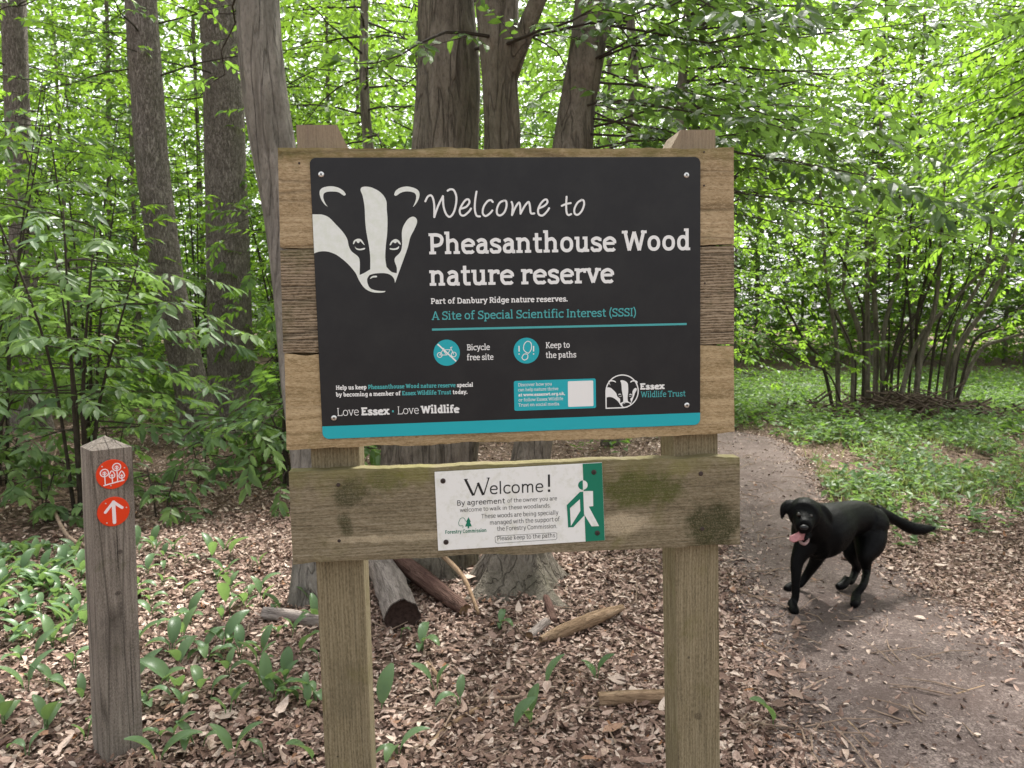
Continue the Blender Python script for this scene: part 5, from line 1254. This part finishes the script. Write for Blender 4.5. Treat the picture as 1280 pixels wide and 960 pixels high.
# ears
def ear(P, w): 
    P = catmull(P, 5)
    parts_.append(tube(P, np.interp(np.linspace(0, 1, len(P)), [0, .3, .7, 1], w), 10, True))
ear([D_(335, 230, YF - .05), D_(303, 230, YF - .06), D_(276, 252, YF - .07), D_(258, 318, YF - .075)], [.020, .026, .022, .004])
ear([D_(285, 240, YF - .06), D_(300, 262, YF - .06)], [.02, .02, .02, .02])
ear([D_(445, 235, YF - .05), D_(490, 262, YF - .055), D_(522, 300, YF - .05), D_(540, 350, YF - .05)], [.022, .030, .028, .006])
ear([D_(470, 255, YF - .045), D_(495, 300, YF - .05)], [.024, .028, .026, .02])
# legs
z0 = lambda p, h: np.array([p.x, p.y, h])
dt([D_(405, 450, YF + .0), D_(352, 550, YF - .02), D_(342, 650, fp1.y + .02), D_(338, 770, fp1.y + .015), z0(fp1, .045) + (0, .02, 0)], [.062, .036, .025, .020, .020], 12)
dt([z0(fp1, .05) + (0, .02, 0), z0(fp1, .026) + (-.005, -.02, 0), z0(fp1, .022) + (-.01, -.06, 0)], [.023, .027, .021], 12)
dt([D_(500, 450, YF + .16), D_(452, 560, YF + .20), D_(408, 630, fp2.y), D_(365, 690, fp2.y), z0(fp2, .04) + (.05, .01, 0)], [.06, .034, .025, .020, .020], 12)
dt([z0(fp2, .04) + (.05, .01, 0), z0(fp2, .025) + (.01, -.005, 0), z0(fp2, .02) + (-.025, -.025, 0)], [.022, .026, .019], 12)
dt([D_(768, 380, 4.08), D_(762, 450, 4.03), D_(742, 520, 3.98), D_(738, 555, 3.98), D_(745, 610, 4.0), D_(728, 690, hp1.y + .05), z0(hp1, .05) + (.03, .04, 0)], [.088, .082, .052, .036, .023, .020, .021], 14)
dt([z0(hp1, .05) + (.03, .04, 0), z0(hp1, .026) + (.01, .0, 0), z0(hp1, .02) + (-.02, -.045, 0)], [.023, .027, .021], 12)
dt([D_(730, 380, 4.18), D_(680, 450, 4.17), D_(660, 510, 4.16), D_(690, 570, 4.2), D_(680, 620, 4.22), D_(655, 670, hp2.y + .06), z0(hp2, .045) + (.05, .04, 0)], [.085, .072, .046, .032, .023, .021, .020], 14)
dt([z0(hp2, .045) + (.05, .04, 0), z0(hp2, .026) + (.015, .0, 0), z0(hp2, .02) + (-.035, -.03, 0)], [.022, .026, .019], 12)
# tail
dt([D_(800, 270, 4.14), D_(850, 290, 4.17), D_(920, 325, 4.2), D_(1000, 365, 4.22), D_(1070, 372, 4.24), D_(1140, 362, 4.26)], [.042, .034, .030, .036, .030, .008], 12)
a = Acc()
for V, T in parts_: a.add(V, T)
body = link('body', a.mesh('body', True, dog.location), dog, [M['fur']])
md = body.modifiers.new('remesh', 'REMESH'); md.mode = 'VOXEL'; md.voxel_size = .0065; md.use_smooth_shade = True
sm = body.modifiers.new('smooth', 'SMOOTH'); sm.factor = .5; sm.iterations = 12
dg = bpy.context.evaluated_depsgraph_get(); me = bpy.data.meshes.new_from_object(body.evaluated_get(dg)); body.modifiers.clear(); body.data = me
me.materials.clear(); me.materials.append(M['fur'])
for q in me.polygons: q.use_smooth = True
# the short coat: fine hairs lying back along the body, longer under the tail
nv = len(me.vertices); co = np.zeros(nv * 3); me.vertices.foreach_get('co', co); co = co.reshape(-1, 3)
no = np.zeros(nv * 3); me.vertices.foreach_get('normal', no); no = no.reshape(-1, 3)
r = np.random.default_rng(4); idx = r.integers(0, nv, 30000); Pn, Nn_ = co[idx], no[idx]
tailx = D_(860, 300, 4.17)[0] - dogc.x
back = np.array([.62, .25, -.75])[None] + r.normal(0, .3, (len(idx), 3)); tl = Pn[:, 0] > tailx; back[tl] = np.array([.9, .1, -.55]) + r.normal(0, .25, (tl.sum(), 3))
back = back - Nn_ * (back * Nn_).sum(1)[:, None]; back /= np.linalg.norm(back, axis=1)[:, None]
hd = back + Nn_ * r.uniform(.1, .45, len(idx))[:, None]; hl = np.where(tl, r.uniform(.012, .030, len(idx)), r.uniform(.006, .013, len(idx))); hl = np.where(Pn[:, 2] < .12, hl * .5, hl)
sd_ = np.cross(hd, Nn_); sd_ /= np.linalg.norm(sd_, axis=1)[:, None] + 1e-9; wd_ = .0009
VV = np.stack([Pn - sd_ * wd_, Pn + sd_ * wd_, Pn + hd * hl[:, None]], 1).reshape(-1, 3)
tag(link('coat', np_mesh('coat', VV, np.arange(len(VV)).reshape(-1, 3)), dog, [M['fur']]), kind='stuff')
def blob(name, c, rx, ry, rz, mat, parent=dog, rot=(0, 0, 0)):
    bm = bmesh.new(); bmesh.ops.create_icosphere(bm, subdivisions=3, radius=1); me = bm_mesh(name, bm, True)
    o = link(name, me, parent, [mat]); o.location = Vector(c) - dog.location; o.scale = (rx, ry, rz); o.rotation_euler = rot; return o
blob('eye', D_(358, 289, YF - .176), .011, .011, .011, M['eye']); blob('eye', D_(426, 297, YF - .174), .011, .011, .011, M['eye'])
blob('nose', D_(389, 362, YF - .243), .021, .012, .013, M['nose'])
# tongue lolling to the side
P = catmull([D_(395, 415, YF - .13), D_(385, 408, YF - .175), D_(362, 410, YF - .20), D_(335, 422, YF - .205), D_(305, 424, YF - .205)], 6)
V, F = [], []; Wt = np.interp(np.linspace(0, 1, len(P)), [0, .4, .8, 1], [.018, .024, .020, .006])
for i, p in enumerate(P):
    for k in range(9):
        an = k / 9 * 6.283; V.append(p + np.array([math.cos(an) * Wt[i] * .35, math.cos(an) * Wt[i] * .55, math.sin(an) * .006 + math.cos(an) * Wt[i] * .95]))
for i in range(len(P) - 1):
    for k in range(9):
        b, c_ = i * 9 + k, i * 9 + (k + 1) % 9; F += [(b, c_, c_ + 9), (b, c_ + 9, b + 9)]
a = Acc(); a.add(V, F); link('tongue', a.mesh('tongue', True, dog.location), dog, [M['tongue']])
P = [D_(362, 428, YF - .14), D_(372, 448, YF - .165), D_(390, 457, YF - .178), D_(406, 446, YF - .165), D_(412, 425, YF - .14)]
V, T = tube(catmull(P, 5), .008, 8); a = Acc(); a.add(V, T); link('lower_lip', a.mesh('lower_lip', True, dog.location), dog, [M['jaw']])
